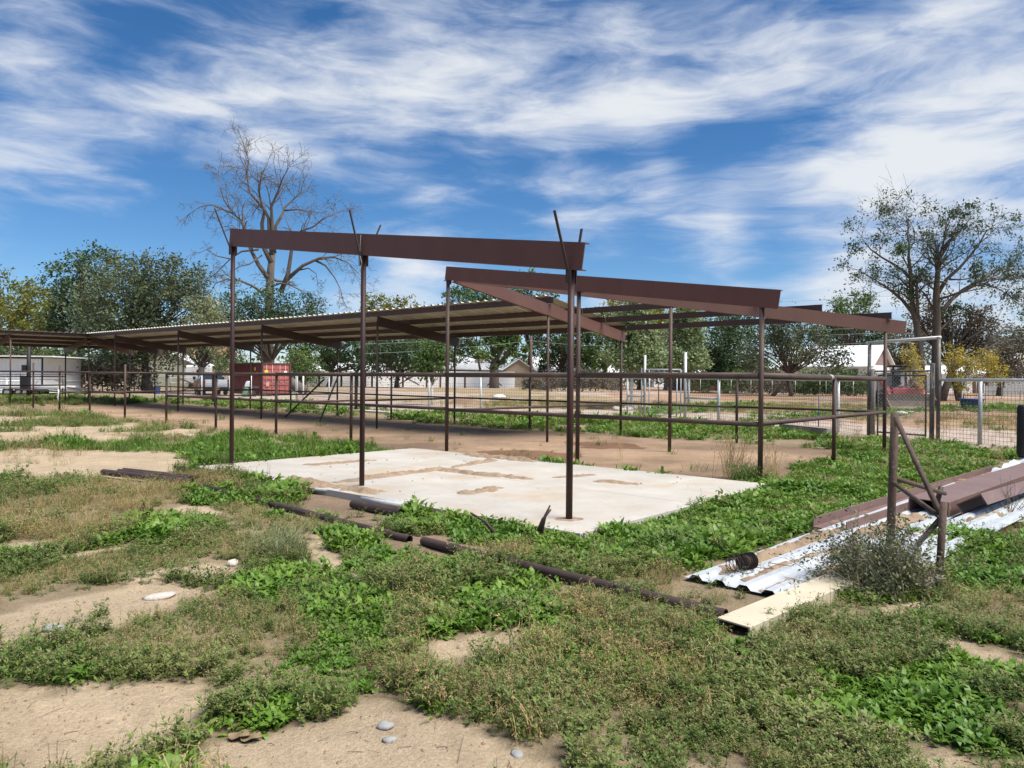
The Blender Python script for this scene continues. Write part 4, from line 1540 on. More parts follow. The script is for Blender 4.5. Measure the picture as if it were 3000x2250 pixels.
    MB().bar(p + Z3 * 1.5, p + Z3 * 1.72, .047, .032).build('post_tip', MT['white_post'], t)

    # blue tub and stones
    p = at(2846, 1203)
    t = thing('stock_tub', p, 'round blue plastic stock tub on the grass beyond the wire fence', 'tub')
    MB().lathe([(.0, .02), (.46, .02), (.60, .62), (.66, .63), (.66, .68), (.57, .66), (.44, .06), (0, .06)], p, 24).build('tub_shell', MT['blue'], t, True)

    # black post at the frame edge
    p = at(2998, 1362)
    t = thing('wrapped_post', p, 'thick post wrapped in a black sleeve at the scrap pile end', 'post')
    MB().tube([p - Z3 * .1, p + Z3 * .3], .075, 12).build('post_base', MT['galv'], t, True)
    MB().tube([p + Z3 * .15, p + Z3 * .22, p + Z3 * 1.15, p + Z3 * 1.2], [.09, .12, .12, .1], 12).build('sleeve', MT['black'], t, True)


def disc_wheel(parent, c, ax, r, w, tm='rubber', rm='galv', name='wheel'):
    c, ax = Vector(c), Vector(ax).normalized()
    k = MB().tube([c - ax * w / 2, c - ax * w * .4, c + ax * w * .4, c + ax * w / 2], [r * .92, r, r, r * .92], 22)
    o = k.build(name, MT[tm], parent)
    MB().tube([c - ax * (w / 2 + .012), c - ax * w * .3], r * .58, 16).build('rim', MT[rm], o)
    return o


def build_truck():
    """dark pickup seen from behind"""
    D = 57.0
    c = Vector((X(634, D), D, gz(D)))
    ang = math.radians(30)
    fx = Vector((math.sin(-ang), math.cos(ang), 0))      # forward = away from the camera
    rx = Vector((fx.y, -fx.x, 0))                        # right
    t = thing('pickup_truck', c, 'dark green pickup seen from behind with a silver tailgate', 'truck')

    def P(r, f, h):
        return c + rx * r + fx * f + Z3 * h

    def extr(prof, r0, r1, m, name, par=t, bev=.03):
        k = MB()
        n = len(prof)
        k.v.extend(tuple(P(r0, f, h)) for f, h in prof)
        k.v.extend(tuple(P(r1, f, h)) for f, h in prof)
        k.f = [(i, (i + 1) % n, n + (i + 1) % n, n + i) for i in range(n)] + [tuple(reversed(range(n))), tuple(range(n, 2 * n))]
        return k.build(name, MT[m], par, bevel=bev)

    def arch(f0, r, n=9):
        return [(f0 + r * math.cos(a), .36 + r * math.sin(a)) for a in np.linspace(0, math.pi, n)]
    hw = .98
    side = [(0, .48)] + [(0, 1.22), (2.1, 1.24), (5.3, 1.14), (5.5, 1.0), (5.5, .45)] + arch(4.55, .48) + arch(1.15, .48)
    for s in (-1, 1):
        extr(side, s * hw, s * (hw - .09), 'truck', 'body_side')
    extr([(2.1, .5), (2.1, 1.2), (2.2, 1.2), (2.2, .5)], -hw + .1, hw - .1, 'truck', 'bed_bulkhead')
    extr([(.08, .62), (.08, .7), (2.1, .7), (2.1, .62)], -hw + .1, hw - .1, 'truck', 'bed_floor')
    extr([(2.2, .45), (2.2, 1.2), (5.3, 1.1), (5.44, .95), (5.44, .45)], -hw + .1, hw - .1, 'truck', 'body_core')
    tg = extr([(0.0, .66), (-.02, 1.20), (.06, 1.22), (.08, .66)], -.80, .80, 'silver', 'tailgate', bev=.02)
    MB().box(P(0, -.04, 1.12), (.24, .03, .06), rx).build('handle', MT['dark'], tg)
    for h in (.80, .92):
        MB().box(P(0, -.025, h), (1.5, .02, .03), rx).build('tailgate_rib', MT['silver'], tg)
    extr([(-.16, .42), (-.18, .62), (.1, .64), (.1, .42)], -.92, .92, 'truck_dk', 'bumper', bev=.03)
    MB().box(P(.02, -.19, .55), (.34, .015, .17), rx).build('licence_plate', MT['plate'], t)
    for s in (-1, 1):
        MB().box(P(s * .9, -.005, .92), (.14, .04, .46), rx).build('tail_light', MT['lamp_red'], t, bevel=.01)
    cab = [(2.2, 1.18), (2.34, 1.72), (2.55, 1.80), (3.7, 1.80), (4.0, 1.70), (4.5, 1.16)]
    k = MB()
    n = len(cab)
    ins = lambda h: .86 - max(0, h - 1.2) * .28
    k.v.extend(tuple(P(-ins(h), f, h)) for f, h in cab)
    k.v.extend(tuple(P(ins(h), f, h)) for f, h in cab)
    k.f = [(i, (i + 1) % n, n + (i + 1) % n, n + i) for i in range(n)] + [tuple(reversed(range(n))), tuple(range(n, 2 * n))]
    k.build('cab', MT['truck'], t, bevel=.05)
    MB().add([P(-.74, 2.215, 1.27), P(.74, 2.215, 1.27), P(.66, 2.315, 1.65), P(-.66, 2.315, 1.65)], [(0, 1, 2, 3)]).build('rear_window', MT['glass'], t)
    for s in (-1, 1):
        MB().add([P(s * .855, 2.45, 1.28), P(s * .855, 4.1, 1.28), P(s * .745, 3.8, 1.66), P(s * .745, 2.55, 1.66)], [(0, 1, 2, 3)]).build('side_window', MT['glass'], t)
        MB().box(P(s * 1.10, 4.0, 1.32), (.2, .1, .26), rx).build('mirror', MT['truck_dk'], t, bevel=.02)
        for f in (1.15, 4.55):
            disc_wheel(t, P(s * .84, f, .37), rx, .37, .25)
    # ball hitch
    MB().tube([P(0, -.15, .42), P(0, -.34, .42), P(0, -.34, .52)], .03, 8).build('tow_hitch', MT['galv'], t, True)


def build_loader():
    """red and white compact track loader facing the camera, bucket down"""
    D = 43.5
    c = Vector((X(2636, D), D, gz(D)))
    fx = Vector((-.12, -1, 0)).normalized()       # forward = towards the camera
    rx = Vector((-fx.y, fx.x, 0))                 # +rx = image right
    if rx.x < 0:
        rx = -rx
    t = thing('track_loader', c, 'red and white compact track loader with its bucket on the ground', 'loader')

    def P(r, f, h):
        return c + (rx * r + fx * f + Z3 * h) * 1.22

    def extr(prof, r0, r1, m, name, par=t, bev=.03):
        k = MB()
        n = len(prof)
        k.v.extend(tuple(P(r0, f, h)) for f, h in prof)
        k.v.extend(tuple(P(r1, f, h)) for f, h in prof)
        k.f = [(i, (i + 1) % n, n + (i + 1) % n, n + i) for i in range(n)] + [tuple(reversed(range(n))), tuple(range(n, 2 * n))]
        return k.build(name, MT[m], par, bevel=bev)
    for s in (-1, 1):
        tr = extr([(.75, .12), (.9, .35), (.8, .55), (-.7, .66), (-1.1, .5), (-1.1, .3), (-.9, .05), (.6, .02)], s * .62, s * .98, 'rubber', 'track', bev=.05)
        for f in (.55, 0, -.55):
            MB().tube([P(s * .60, f, .24), P(s * .995, f, .24)], .15, 12).build('roller', MT['galv_dirty'], tr)
    extr([(.75, .3), (.75, .75), (.4, .92), (-1.2, 1.0), (-1.35, .4)], -.6, .6, 'loader_red', 'chassis')
    extr([(-.5, .9), (-.5, 1.75), (-1.3, 1.7), (-1.5, .8), (-1.3, .5)], -.88, .88, 'loader_white', 'engine_cover')
    # cab cage
    cab = MB()
    for s in (-1, 1):
        for f in (.45, -.5):
            cab.bar(P(s * .48, f, .8), P(s * .46, f * .95, 2.0), .08, .08)
    cab.build('cab_pillar', MT['dark'], t)
    MB().box(P(0, -.05, 2.04), (1.15, 1.25, .12), rx).build('cab_roof', MT['dark'], t, bevel=.04)
    MB().box(P(0, -.48, 1.5), (.8, .03, .6), rx).build('rear_window', MT['pale_glass'], t)
    MB().box(P(0, -.25, 1.05), (.5, .45, .12), rx).build('seat', MT['black'], t, bevel=.03)
    MB().box(P(0, -.42, 1.35), (.46, .12, .55), rx).build('seat_back', MT['black'], t, bevel=.03)
    MB().tube([P(-.3, .35, 1.02), P(0, .42, 1.1), P(.34, .35, 1.02)], .03, 8).build('lap_bar', MT['loader_white'], t, True)
    for s in (-1, 1):
        extr([(-1.2, 1.55), (-1.1, 1.75), (.2, 1.2), (.95, .75), (1.1, .35), (.9, .3), (.7, .65), (.1, 1.0)], s * .66, s * .86, 'loader_red' if s < 0 else 'loader_red', 'lift_arm')
        MB().tube([P(s * .76, -.6, .75), P(s * .76, .7, .7)], .05, 8).build('lift_cylinder', MT['galv'], t, True)
    extr([(.8, .72), (.86, 1.02), (1.0, 1.0), (1.02, .70)], -.68, .68, 'loader_red', 'cross_member')
    bk = MB()
    prof = [(1.1, .72), (1.05, .4), (1.1, .12), (1.3, .03), (1.85, .02), (1.85, .045), (1.32, .06), (1.14, .15), (1.09, .42), (1.14, .73)]
    extr(prof, -1.05, 1.05, 'bucket', 'bucket', bev=0)
    for s in (-1, 1):
        extr([(1.12, .72), (1.07, .4), (1.12, .12), (1.3, .04), (1.85, .03), (1.8, .12)], s * 1.05, s * 1.075, 'bucket', 'bucket_side', bev=0)
    for s in (-.42, .42):
        MB().box(P(s, .62, 1.92), (.14, .05, .1), rx).build('headlight', MT['white_post'], t)


MT['container'] = mat('container_red', (.205, .048, .045), (.165, .040, .038), 2, .6, 0, .05, 30, (.10, .04, .035), 9, .66)
MT['container_lt'] = mat('lighter_container_red', (.34, .10, .09), (.28, .075, .07), 2, .6, 0, .05, 30, (.45, .25, .22), 6, .68)  # doors are a lighter red than the side walls
MT['container_dk'] = mat('dark_container_edge', (.10, .045, .04), (.07, .04, .035), 4, .6)
MT['container_pale'] = mat('scuffed_decal', (.48, .26, .22), (.55, .36, .32), 6, .7)
MT['lockbar'] = mat('pale_lock_bar', (.50, .36, .33), (.40, .28, .25), 8, .5, .2)
MT['yellow'] = mat('yellow_decal', (.72, .48, .03))
MT['green_paint'] = mat('faded_green_paint', (.06, .22, .11), (.2, .34, .24), 6, .7)
MT['blue'] = mat('blue_plastic', (.035, .075, .24), (.05, .10, .28), 4, .5)
MT['wood_brown'] = mat('brown_painted_wood', (.17, .09, .055), (.13, .07, .045), 6, .8)
MT['pole_brown'] = mat('brown_pole_wood', (.14, .085, .07), (.10, .065, .055), 4, .9)
MT['blue_wall'] = mat('blue_grey_siding', (.32, .38, .42), (.28, .33, .37), 1, .8)
MT['red_wall'] = mat('dull_red_siding', (.10, .035, .035), (.08, .03, .03), 1, .8)
MT['cable'] = mat('pale_cable', (.30, .36, .32), None)
MT['truck'] = mat('dark_green_truck_paint', (.014, .022, .024), (.018, .027, .028), 2, .25, .2, 0, 10, spec=.5)
MT['truck_dk'] = mat('black_trim', (.012, .013, .014), None, rough=.45)
MT['silver'] = mat('silver_tailgate_paint', (.55, .58, .62), (.48, .51, .55), 3, .35, .3)
MT['plate'] = mat('faded_red_plate', (.34, .10, .06), (.5, .3, .2), 20, .5)
MT['lamp_red'] = mat('red_lens', (.12, .012, .012), None, rough=.2)
MT['loader_red'] = mat('faded_loader_red', (.40, .085, .085), (.34, .07, .07), 4, .45)
MT['loader_white'] = mat('loader_white_paint', (.66, .65, .61), (.56, .54, .50), 4, .45, 0, 0, 10, (.2, .17, .14), 8, .68)
MT['bucket'] = mat('muddy_bucket_steel', (.16, .125, .10), (.24, .19, .15), 5, .8, .2, .2, 30)
MT['pale_glass'] = mat('hazy_window', (.42, .48, .52), None, rough=.2)
build_background()

# ------------------------------------------------------------------ trees
LF = {
    'dark': leafmat('dark_green_leaf', (0.031, 0.059, 0.028), (0.054, 0.096, 0.037), (0.085, 0.132, 0.046), .2, .5, .25),
    'mid': leafmat('mid_green_leaf', (0.054, 0.101, 0.031), (0.093, 0.155, 0.040), (0.132, 0.194, 0.054), .25, .5, .25),
    'olive': leafmat('olive_leaf', (0.062, 0.087, 0.043), (0.109, 0.133, 0.065), (0.194, 0.217, 0.116), .22, .5, .25),
    'pale': leafmat('pale_olive_leaf', (0.132, 0.155, 0.078), (0.217, 0.240, 0.116), (0.310, 0.310, 0.171), .25, .5, .3),
    'ygreen': leafmat('yellow_green_leaf', (0.109, 0.124, 0.028), (0.186, 0.194, 0.040), (0.295, 0.256, 0.050), .28, .5, .2),
    'yellow': leafmat('yellow_autumn_leaf', (0.26, 0.22, 0.045), (0.48, 0.38, 0.06), (0.60, 0.47, 0.10), .3, .5, .5),
    'brown': leafmat('grey_brown_leaf', (0.093, 0.085, 0.065), (0.132, 0.116, 0.081), (0.186, 0.155, 0.109), .2, .6, .4),
    'poplar': leafmat('silver_green_leaf', (0.149, 0.208, 0.089), (0.238, 0.297, 0.134), (0.327, 0.371, 0.193), .28, .45, .6),
}


def leaf_mesh(cent, nor_jit, size, aspect, seed, droop=.0):
    """quads at the given centres, each folded diamond-like leaf spray"""
    r = np.random.default_rng(seed)
    n = len(cent)
    d = r.normal(size=(n, 3))
    d[:, 2] = d[:, 2] * .7 - droop
    d /= np.linalg.norm(d, axis=1)[:, None]
    e = r.normal(size=(n, 3))
    e -= (e * d).sum(1)[:, None] * d
    e /= np.linalg.norm(e, axis=1)[:, None]
    s = size * r.uniform(.6, 1.35, n)[:, None]
    a = cent - d * s * .5
    b = cent + e * s * aspect * .5
    c = cent + d * s * .5
    f = cent - e * s * aspect * .5
    v = np.stack([a, b, c, f], 1).reshape(-1, 3)
    return v


def add_quads(name, v, m, parent, kind=None):
    org = np.array(ORIGIN[parent.as_pointer()])
    n = len(v) // 4
    me = bpy.data.meshes.new(name)
    me.vertices.add(len(v))
    me.vertices.foreach_set('co', (v - org).ravel())
    me.loops.add(n * 4)
    me.loops.foreach_set('vertex_index', np.arange(n * 4))
    me.polygons.add(n)
    me.polygons.foreach_set('loop_start', np.arange(0, n * 4, 4))
    me.polygons.foreach_set('loop_total', np.full(n, 4))
    me.update(calc_edges=True)
    me.materials.append(m)
    o = bpy.data.objects.new(name, me)
    col.objects.link(o)
    o.parent = parent
    ORIGIN[o.as_pointer()] = Vector(org)
    return o


SEED = [100]


def leafy_tree(label, base_px, D, lobes, leaf, n_leaf=9000, size=.30, aspect=.5, droop=.3, clump=.7, bark='bark', trunk_r=.28, name='tree', cat='tree', group=None, limbs=True, hollow=.5, trunks=1):
    SEED[0] += 1
    r = np.random.default_rng(SEED[0])
    base = Vector((X(base_px, D), D, gz(D)))
    t = thing(name, base, label, cat, group)
    areas = np.array([l[2] * l[3] for l in lobes], float)
    share = areas / areas.sum()
    cents = []
    tw = MB()
    allc = []
    for l, sh in zip(lobes, share):
        c = np.array(up(l[0], l[1], D))
        k = D / FPX
        rx, rz = l[2] * k, l[3] * k
        ry = (rx + rz) / 2
        c[1] += r.uniform(-.4, .4) * ry
        nc = max(6, int(n_leaf * sh / 26))
        dirs = r.normal(size=(nc, 3))
        dirs /= np.linalg.norm(dirs, axis=1)[:, None]
        rad = (hollow + (1.04 - hollow) * r.random(nc) ** .6)[:, None]
        # ragged outline: the shell swells and dips
        ang = np.arctan2(dirs[:, 0], dirs[:, 2])
        sw = 1 + .16 * np.sin(ang * 5 + r.uniform(0, 6)) + .12 * np.sin(ang * 11 + r.uniform(0, 6))
        cc = c + dirs * rad * sw[:, None] * np.array([rx, ry, rz])
        cc = cc[cc[:, 2] > base.z + .25]
        allc.append(cc)
        for q in cc:
            m_ = int(r.integers(14, 38))
            rc = clump * r.uniform(.5, 1.3)
            o = r.normal(size=(m_, 3)) * rc * np.array([.55, .55, .5])
            o[:, 2] -= np.abs(r.normal(size=m_)) * droop * rc * .8
            cents.append(q + o)
    cen = np.concatenate(cents)
    cen = cen[cen[:, 2] > base.z + .1]
    if limbs:
        ac = np.concatenate(allc)
        top = np.array([l[1] for l in lobes])
        mid = ac.mean(0)
        young = name == 'young_tree'
        for ti in range(trunks):
            bx = base + Vector((r.uniform(-1.2, 1.2) if trunks > 1 else 0, r.uniform(-.5, .5), -.15))
            fork = Vector((base.x * .6 + mid[0] * .4 + r.uniform(-.5, .5), base.y, base.z + (mid[2] - base.z) * .42))
            if young:
                fork = Vector((base.x, base.y, base.z + (mid[2] - base.z) * .5))
                MB().tube([base - Z3 * .05, fork - Z3 * .1], [trunk_r * 1.15, trunk_r * 1.05], 8).build('white_trunk', MT['bark_white'], t, True)
                bx = fork - Z3 * .15
            tw.tube([bx, bx.lerp(fork, .5) + Vector((r.uniform(-.15, .15), 0, 0)), fork], [trunk_r * 1.25, trunk_r, trunk_r * .8], 9)
            pick = ac[r.choice(len(ac), min(len(ac), 16), replace=False)]
            for q in pick:
                q = Vector(q)
                m1 = fork.lerp(q, .5) + Vector(r.normal(size=3) * .35) + Z3 * .3
                tw.tube([fork - Z3 * .1, m1, q], [trunk_r * .5, trunk_r * .28, .025], 6)
                for q2 in ac[np.argsort(np.linalg.norm(ac - np.array(q), axis=1))[1:5]]:
                    tw.tube([m1, Vector(q2)], [trunk_r * .15, .015], 4, False)
        tw.build('trunk', MT[bark], t, True)
    add_quads('crown', leaf_mesh(cen, .3, size, aspect, SEED[0] + 500, droop), LF[leaf], t)
    return t


def skeleton_tree(name, label, D, base_px, limbs, conv, bark, levels=3, droop=.25, leaf=None, leaf_n=0, seed=5, leaf_size=.22, twig=.010, kids=(7, 6, 4)):
    r = np.random.default_rng(seed)
    base = Vector((X(base_px[0], D), D, gz(D)))
    t = thing(name, base, label, 'tree')
    wood = MB()
    tw = MB()
    tips = []

    def child(p, d, L, rad, lev):
        n = 4
        pts, rs = [p], [rad]
        q, dd = Vector(p), Vector(d).normalized()
        for i in range(n):
            dd = (dd + Vector(r.normal(size=3) * .20) + Vector((0, 0, -droop * (.12 + .16 * i) if lev < 3 else -droop * .3 * i)) * (.6 if lev == 1 else 1.0)).normalized()
            q = q + dd * L / n
            pts.append(Vector(q))
            rs.append(max(twig * .7, rad * (1 - .8 * (i + 1) / n)))
        (wood if lev == 1 else tw).tube(pts, rs, 5 if lev == 1 else 3, False)
        if lev >= 2:
            tips.append((pts, L))
        if lev < levels:
            for _ in range(kids[lev]):
                i = int(r.integers(1, n))
                f = r.random()
                pp = pts[i].lerp(pts[i + 1], f)
                ax = (pts[i + 1] - pts[i]).normalized()
                nd = (ax * .75 + Vector(r.normal(size=3)) * .55 + Z3 * .12).normalized()
                child(pp, nd, L * r.uniform(.38, .68), max(twig, rs[i] * .55), lev + 1)
    for pl, r0, r1 in limbs:
        pts = []
        off = r.uniform(-1, 1)
        for i, (zx, zy) in enumerate(pl):
            px, py = conv(zx, zy)
            s = i / max(1, len(pl) - 1)
            pts.append(up(px, py, D + off * s * 3.2 * min(1.0, len(pl) / 6)))
        rs = [r0 + (r1 - r0) * (i / (len(pts) - 1)) ** .8 for i in range(len(pts))]
        wood.tube(pts, rs, 8)
        tot = sum((b - a).length for a, b in zip(pts[:-1], pts[1:]))
        nk = max(3, int(tot * kids[0] / 5.0))
        if r1 > .2:
            nk = 2
        for _ in range(nk):
            s = r.uniform(.25, 1.0) ** .8 * (len(pts) - 1)
            i = min(int(s), len(pts) - 2)
            p = pts[i].lerp(pts[i + 1], s - i)
            ax = (pts[i + 1] - pts[i]).normalized()
            nd = (ax * .7 + Vector((r.normal() * .6, r.normal() * .75, r.normal() * .45 + .15))).normalized()
            child(p, nd, min(3.2, max(.9, tot * r.uniform(.18, .38))), max(.02, rs[i] * .42), 1)
        child(pts[-1], pts[-1] - pts[-2], min(2.2, tot * .25), max(.018, r1 * .8), 1)
    wood.build('trunk', MT[bark], t, True)
    tw.build('twigs', MT[bark], t)
    if leaf:
        cs = []
        ok = [x_ for x_ in tips if r.random() < leaf_n]
        for pts, L in ok:
            for p in pts[2:]:
                m_ = int(r.integers(3, 8))
                cs.append(np.array(p) + r.normal(size=(m_, 3)) * .22)
        add_quads('crown', leaf_mesh(np.concatenate(cs), .3, leaf_size, .42, seed + 9, .7), LF[leaf], t)
    return t


def build_trees():
    # bare dead cottonwood
    cv = lambda x, y: (500 + x * .546, 420 + y * .546)
    L = [([(520, 1290), (528, 1000), (532, 800), (535, 700), (545, 590)], .62, .38),
         ([(540, 640), (500, 560), (490, 430), (505, 360), (470, 315), (425, 265), (410, 180), (418, 90), (410, 60)], .30, .035),
         ([(545, 600), (530, 500), (525, 400), (490, 330), (472, 250), (490, 160), (520, 110)], .28, .03),
         ([(555, 590), (545, 450), (540, 340), (575, 260), (600, 190), (640, 120)], .27, .03),
         ([(550, 520), (565, 440), (605, 370), (610, 345), (650, 310), (700, 260), (715, 190)], .22, .03),
         ([(610, 360), (680, 355), (740, 365), (790, 372)], .11, .02),
         ([(520, 720), (470, 650), (430, 570), (400, 470), (380, 415), (330, 370), (290, 310), (270, 250), (255, 190)], .27, .03),
         ([(335, 375), (270, 350), (220, 330), (160, 340), (90, 385)], .13, .02),
         ([(270, 350), (230, 370), (200, 420)], .08, .02),
         ([(590, 800), (630, 700), (645, 600), (655, 520), (700, 470), (760, 450), (830, 400), (900, 370)], .30, .025),
         ([(625, 730), (710, 655), (800, 615), (880, 610), (950, 640), (1010, 700)], .24, .03),
         ([(770, 625), (830, 655), (880, 720), (910, 780), (920, 830)], .14, .02),
         ([(690, 680), (740, 670), (780, 700), (790, 760)], .09, .02),
         ([(535, 830), (440, 765), (370, 735), (300, 730), (240, 750), (220, 790)], .19, .03),
         ([(470, 570), (380, 580), (320, 620), (250, 690), (190, 740)], .13, .02),
         ([(320, 620), (250, 605), (190, 570), (150, 590)], .08, .02),
         ([(490, 600), (420, 650), (370, 660), (320, 690)], .10, .02),
         ([(440, 580), (430, 520), (330, 440), (270, 450)], .10, .02),
         ([(540, 770), (590, 750), (640, 760), (700, 790), (760, 830)], .13, .03)]
    skeleton_tree('bare_tree', 'tall dead cottonwood with bare drooping branches behind the long shed', 82, (785, 1125), L, cv, 'bark_pale', 3, .30, seed=4, twig=.016, kids=(6, 5, 3))
    # half-bare elm
    cv = lambda x, y: (2440 + x * .462, 560 + y * .462)
    L = [([(655, 1330), (655, 1050), (660, 800), (655, 650), (665, 520), (678, 430), (690, 370)], .42, .10),
         ([(675, 430), (640, 370), (600, 330), (570, 310)], .12, .03),
         ([(688, 385), (730, 320), (790, 270), (850, 200), (880, 160)], .12, .02),
         ([(665, 640), (610, 600), (590, 560)], .10, .03),
         ([(665, 650), (720, 560), (800, 490), (870, 410), (930, 330), (970, 260), (1010, 225)], .18, .025),
         ([(670, 790), (750, 690), (820, 630), (900, 580), (980, 540), (1060, 500), (1150, 440)], .20, .025),
         ([(820, 640), (900, 600), (960, 590), (1050, 620), (1120, 660), (1180, 720)], .10, .02),
         ([(740, 560), (830, 560), (900, 545)], .08, .02), ([(880, 590), (950, 560), (1060, 560), (1190, 550)], .09, .02),
         ([(570, 1330), (550, 1000), (530, 840), (505, 740), (497, 600), (492, 500), (480, 420), (485, 340), (470, 270), (490, 215)], .34, .025),
         ([(505, 770), (440, 690), (380, 640), (310, 590), (240, 545), (160, 500)], .16, .02),
         ([(480, 610), (430, 560), (370, 530), (320, 510)], .09, .02),
         ([(485, 545), (440, 500), (380, 460), (310, 420), (240, 370), (200, 320), (175, 280)], .14, .02),
         ([(540, 830), (535, 700), (530, 600), (545, 560)], .16, .09), ([(490, 500), (455, 440), (440, 380)], .08, .02),
         ([(680, 880), (720, 840), (760, 790), (830, 770)], .12, .03)]
    skeleton_tree('half_bare_elm', 'big half-bare elm with thin dark leaves beside the yellow young trees', 58, (2745, 1170), L, cv, 'bark', 3, .10, leaf='dark', leaf_n=.22, seed=12, leaf_size=.24, twig=.012, kids=(7, 5, 3))

    T = leafy_tree
    T('yellow-green bushy tree at the far end behind the short shed wing', 60, 78, [(30, 880, 110, 85), (130, 915, 80, 80), (20, 980, 90, 90), (160, 1000, 90, 75), (-90, 920, 90, 110)], 'ygreen', 15000, .34)
    T('dark green upright tree beside the yellow-green tree', 240, 70, [(235, 830, 70, 85), (285, 775, 62, 55), (205, 930, 75, 80), (270, 920, 80, 90)], 'dark', 11000, .30, droop=.1)
    T('wide grey-green elm spreading behind the long shed roof', 400, 62, [(385, 850, 120, 105), (480, 815, 100, 75), (340, 945, 110, 100), (505, 895, 110, 110), (420, 985, 150, 80), (560, 830, 50, 50)], 'olive', 22000, .27, droop=.45, clump=.8, trunks=2)
    T('pale tree crown at the edge of the wide elm', 590, 60, [(600, 930, 55, 75), (580, 1000, 75, 55)], 'pale', 5000, .25, droop=.5, hollow=.3)
    T('dark bushy tree growing at the foot of the dead cottonwood', 800, 76, [(690, 900, 65, 65), (780, 890, 75, 60), (860, 935, 75, 60), (760, 965, 120, 60), (910, 890, 34, 45), (650, 980, 70, 60)], 'dark', 13000, .27, droop=.2)
    T('small bright green shrub tree next to the red container', 890, 66, [(880, 1065, 40, 42), (905, 1090, 35, 25), (868, 1095, 30, 25)], 'mid', 3200, .22, name='shrub', cat='shrub')
    T('yellowish tree crown just over the long shed roof', 1150, 110, [(1115, 895, 50, 40), (1180, 900, 60, 32), (1080, 960, 70, 60), (1160, 985, 110, 70)], 'ygreen', 8000, .42)
    T('dark round tree behind the open shed and white fence', 960, 100, [(930, 1030, 70, 55), (1010, 1020, 80, 60), (1060, 1050, 60, 50), (880, 1010, 50, 55)], 'dark', 8000, .4)
    T('willowy dark tree behind the middle of the white fence', 1160, 96, [(1130, 1030, 60, 60), (1190, 1020, 70, 70), (1230, 1050, 50, 40)], 'dark', 7000, .34, droop=.8)
    T('tall fresh green tree above the roof corner', 1420, 112, [(1350, 880, 55, 60), (1400, 850, 60, 45), (1470, 870, 60, 60), (1390, 970, 110, 90), (1300, 1000, 80, 70)], 'mid', 13000, .42, trunk_r=.2)
    T('pair of small tree tops showing over the tall steel frame', 1540, 118, [(1545, 815, 28, 26), (1505, 850, 40, 50), (1570, 900, 60, 90)], 'mid', 4500, .42, trunk_r=.2)
    # pale multi-stem tree trunk seen through the pens
    cv = lambda x, y: (1300 + x * .211, 950 + y * .211)
    L = [([(700, 1080), (700, 640), (700, 540)], .75, .5), ([(690, 560), (690, 430), (720, 320), (790, 210)], .3, .12), ([(700, 560), (770, 420), (840, 290), (890, 190), (900, 100)], .34, .14),
         ([(720, 600), (810, 500), (880, 400), (930, 300), (960, 100)], .3, .12), ([(880, 440), (950, 300), (1000, 250)], .2, .08), ([(860, 470), (940, 410), (1080, 365)], .16, .06), ([(690, 560), (620, 510), (540, 450)], .16, .08), ([(690, 450), (660, 330), (650, 200)], .2, .1)]
    skeleton_tree('cottonwood', 'leaning cottonwood with pale forked trunks behind the white-roofed house', 100, (1447, 1130), L, cv, 'bark_pale', 2, .1, leaf='mid', leaf_n=.9, seed=33, leaf_size=.5, twig=.03, kids=(7, 6, 3))
    T('deep green shade tree behind the white-roofed houses', 1650, 116, [(1620, 960, 80, 85), (1700, 990, 80, 85), (1660, 1050, 90, 50), (1590, 1030, 60, 60)], 'dark', 12000, .42)
    T('mid green tree over the long white-roofed house', 1770, 114, [(1760, 1000, 70, 80), (1790, 940, 50, 50), (1720, 1040, 60, 50)], 'mid', 7000, .42)
    T('yellow-tinted tree showing through the roofless corner frame', 1870, 100, [(1830, 890, 70, 40), (1900, 880, 60, 50), (1880, 950, 90, 70), (1950, 970, 60, 60)], 'ygreen', 9000, .38)
    T('dull green hedge tree between the two pale young trees', 1950, 95, [(1950, 1030, 70, 70), (1930, 1080, 60, 40), (2010, 1060, 60, 50)], 'olive', 7000, .36)
    T('dark dense evergreen next to the second pale young tree', 2130, 82, [(2110, 1010, 60, 80), (2170, 960, 60, 60), (2160, 1060, 80, 50), (2090, 1060, 50, 50)], 'dark', 11000, .32, droop=.1)
    T('olive tree with dark spreading limbs in front of the barn', 2295, 70, [(2240, 1030, 80, 60), (2310, 960, 70, 60), (2370, 1010, 90, 60), (2430, 1040, 70, 40), (2260, 960, 60, 50)], 'olive', 10000, .24, droop=.3, hollow=.35, trunk_r=.17, trunks=2)
    T('dark tree rising behind the barn roof', 2520, 112, [(2500, 990, 80, 50), (2570, 985, 50, 45), (2420, 980, 60, 40)], 'dark', 7000, .42)
    T('pair of slim light treetops above the hip beam end', 2500, 104, [(2465, 890, 32, 34), (2535, 880, 38, 32), (2480, 930, 70, 30)], 'mid', 3000, .38, hollow=.2)
    T('grey-brown scrubby tree under the big half-bare elm', 2790, 60, [(2790, 960, 90, 60), (2860, 930, 70, 50), (2730, 920, 60, 60), (2880, 1000, 60, 50)], 'brown', 6500, .22, hollow=.1, clump=.6, trunks=2)
    T('brown leafless thicket beyond the yellow young trees', 2930, 80, [(2900, 1040, 70, 60), (2950, 1060, 60, 50), (2990, 1030, 60, 70)], 'brown', 7000, .28, clump=.6)
    T('dark tree at the street lamp far beyond the wire fence', 2990, 110, [(2985, 985, 42, 40), (3030, 1000, 60, 60), (2970, 1040, 50, 40)], 'dark', 5000, .38)
    T('low grey-green tree behind the barn gable', 2650, 100, [(2640, 1030, 60, 50), (2700, 1010, 60, 60), (2620, 1060, 50, 40)], 'brown', 6000, .36)
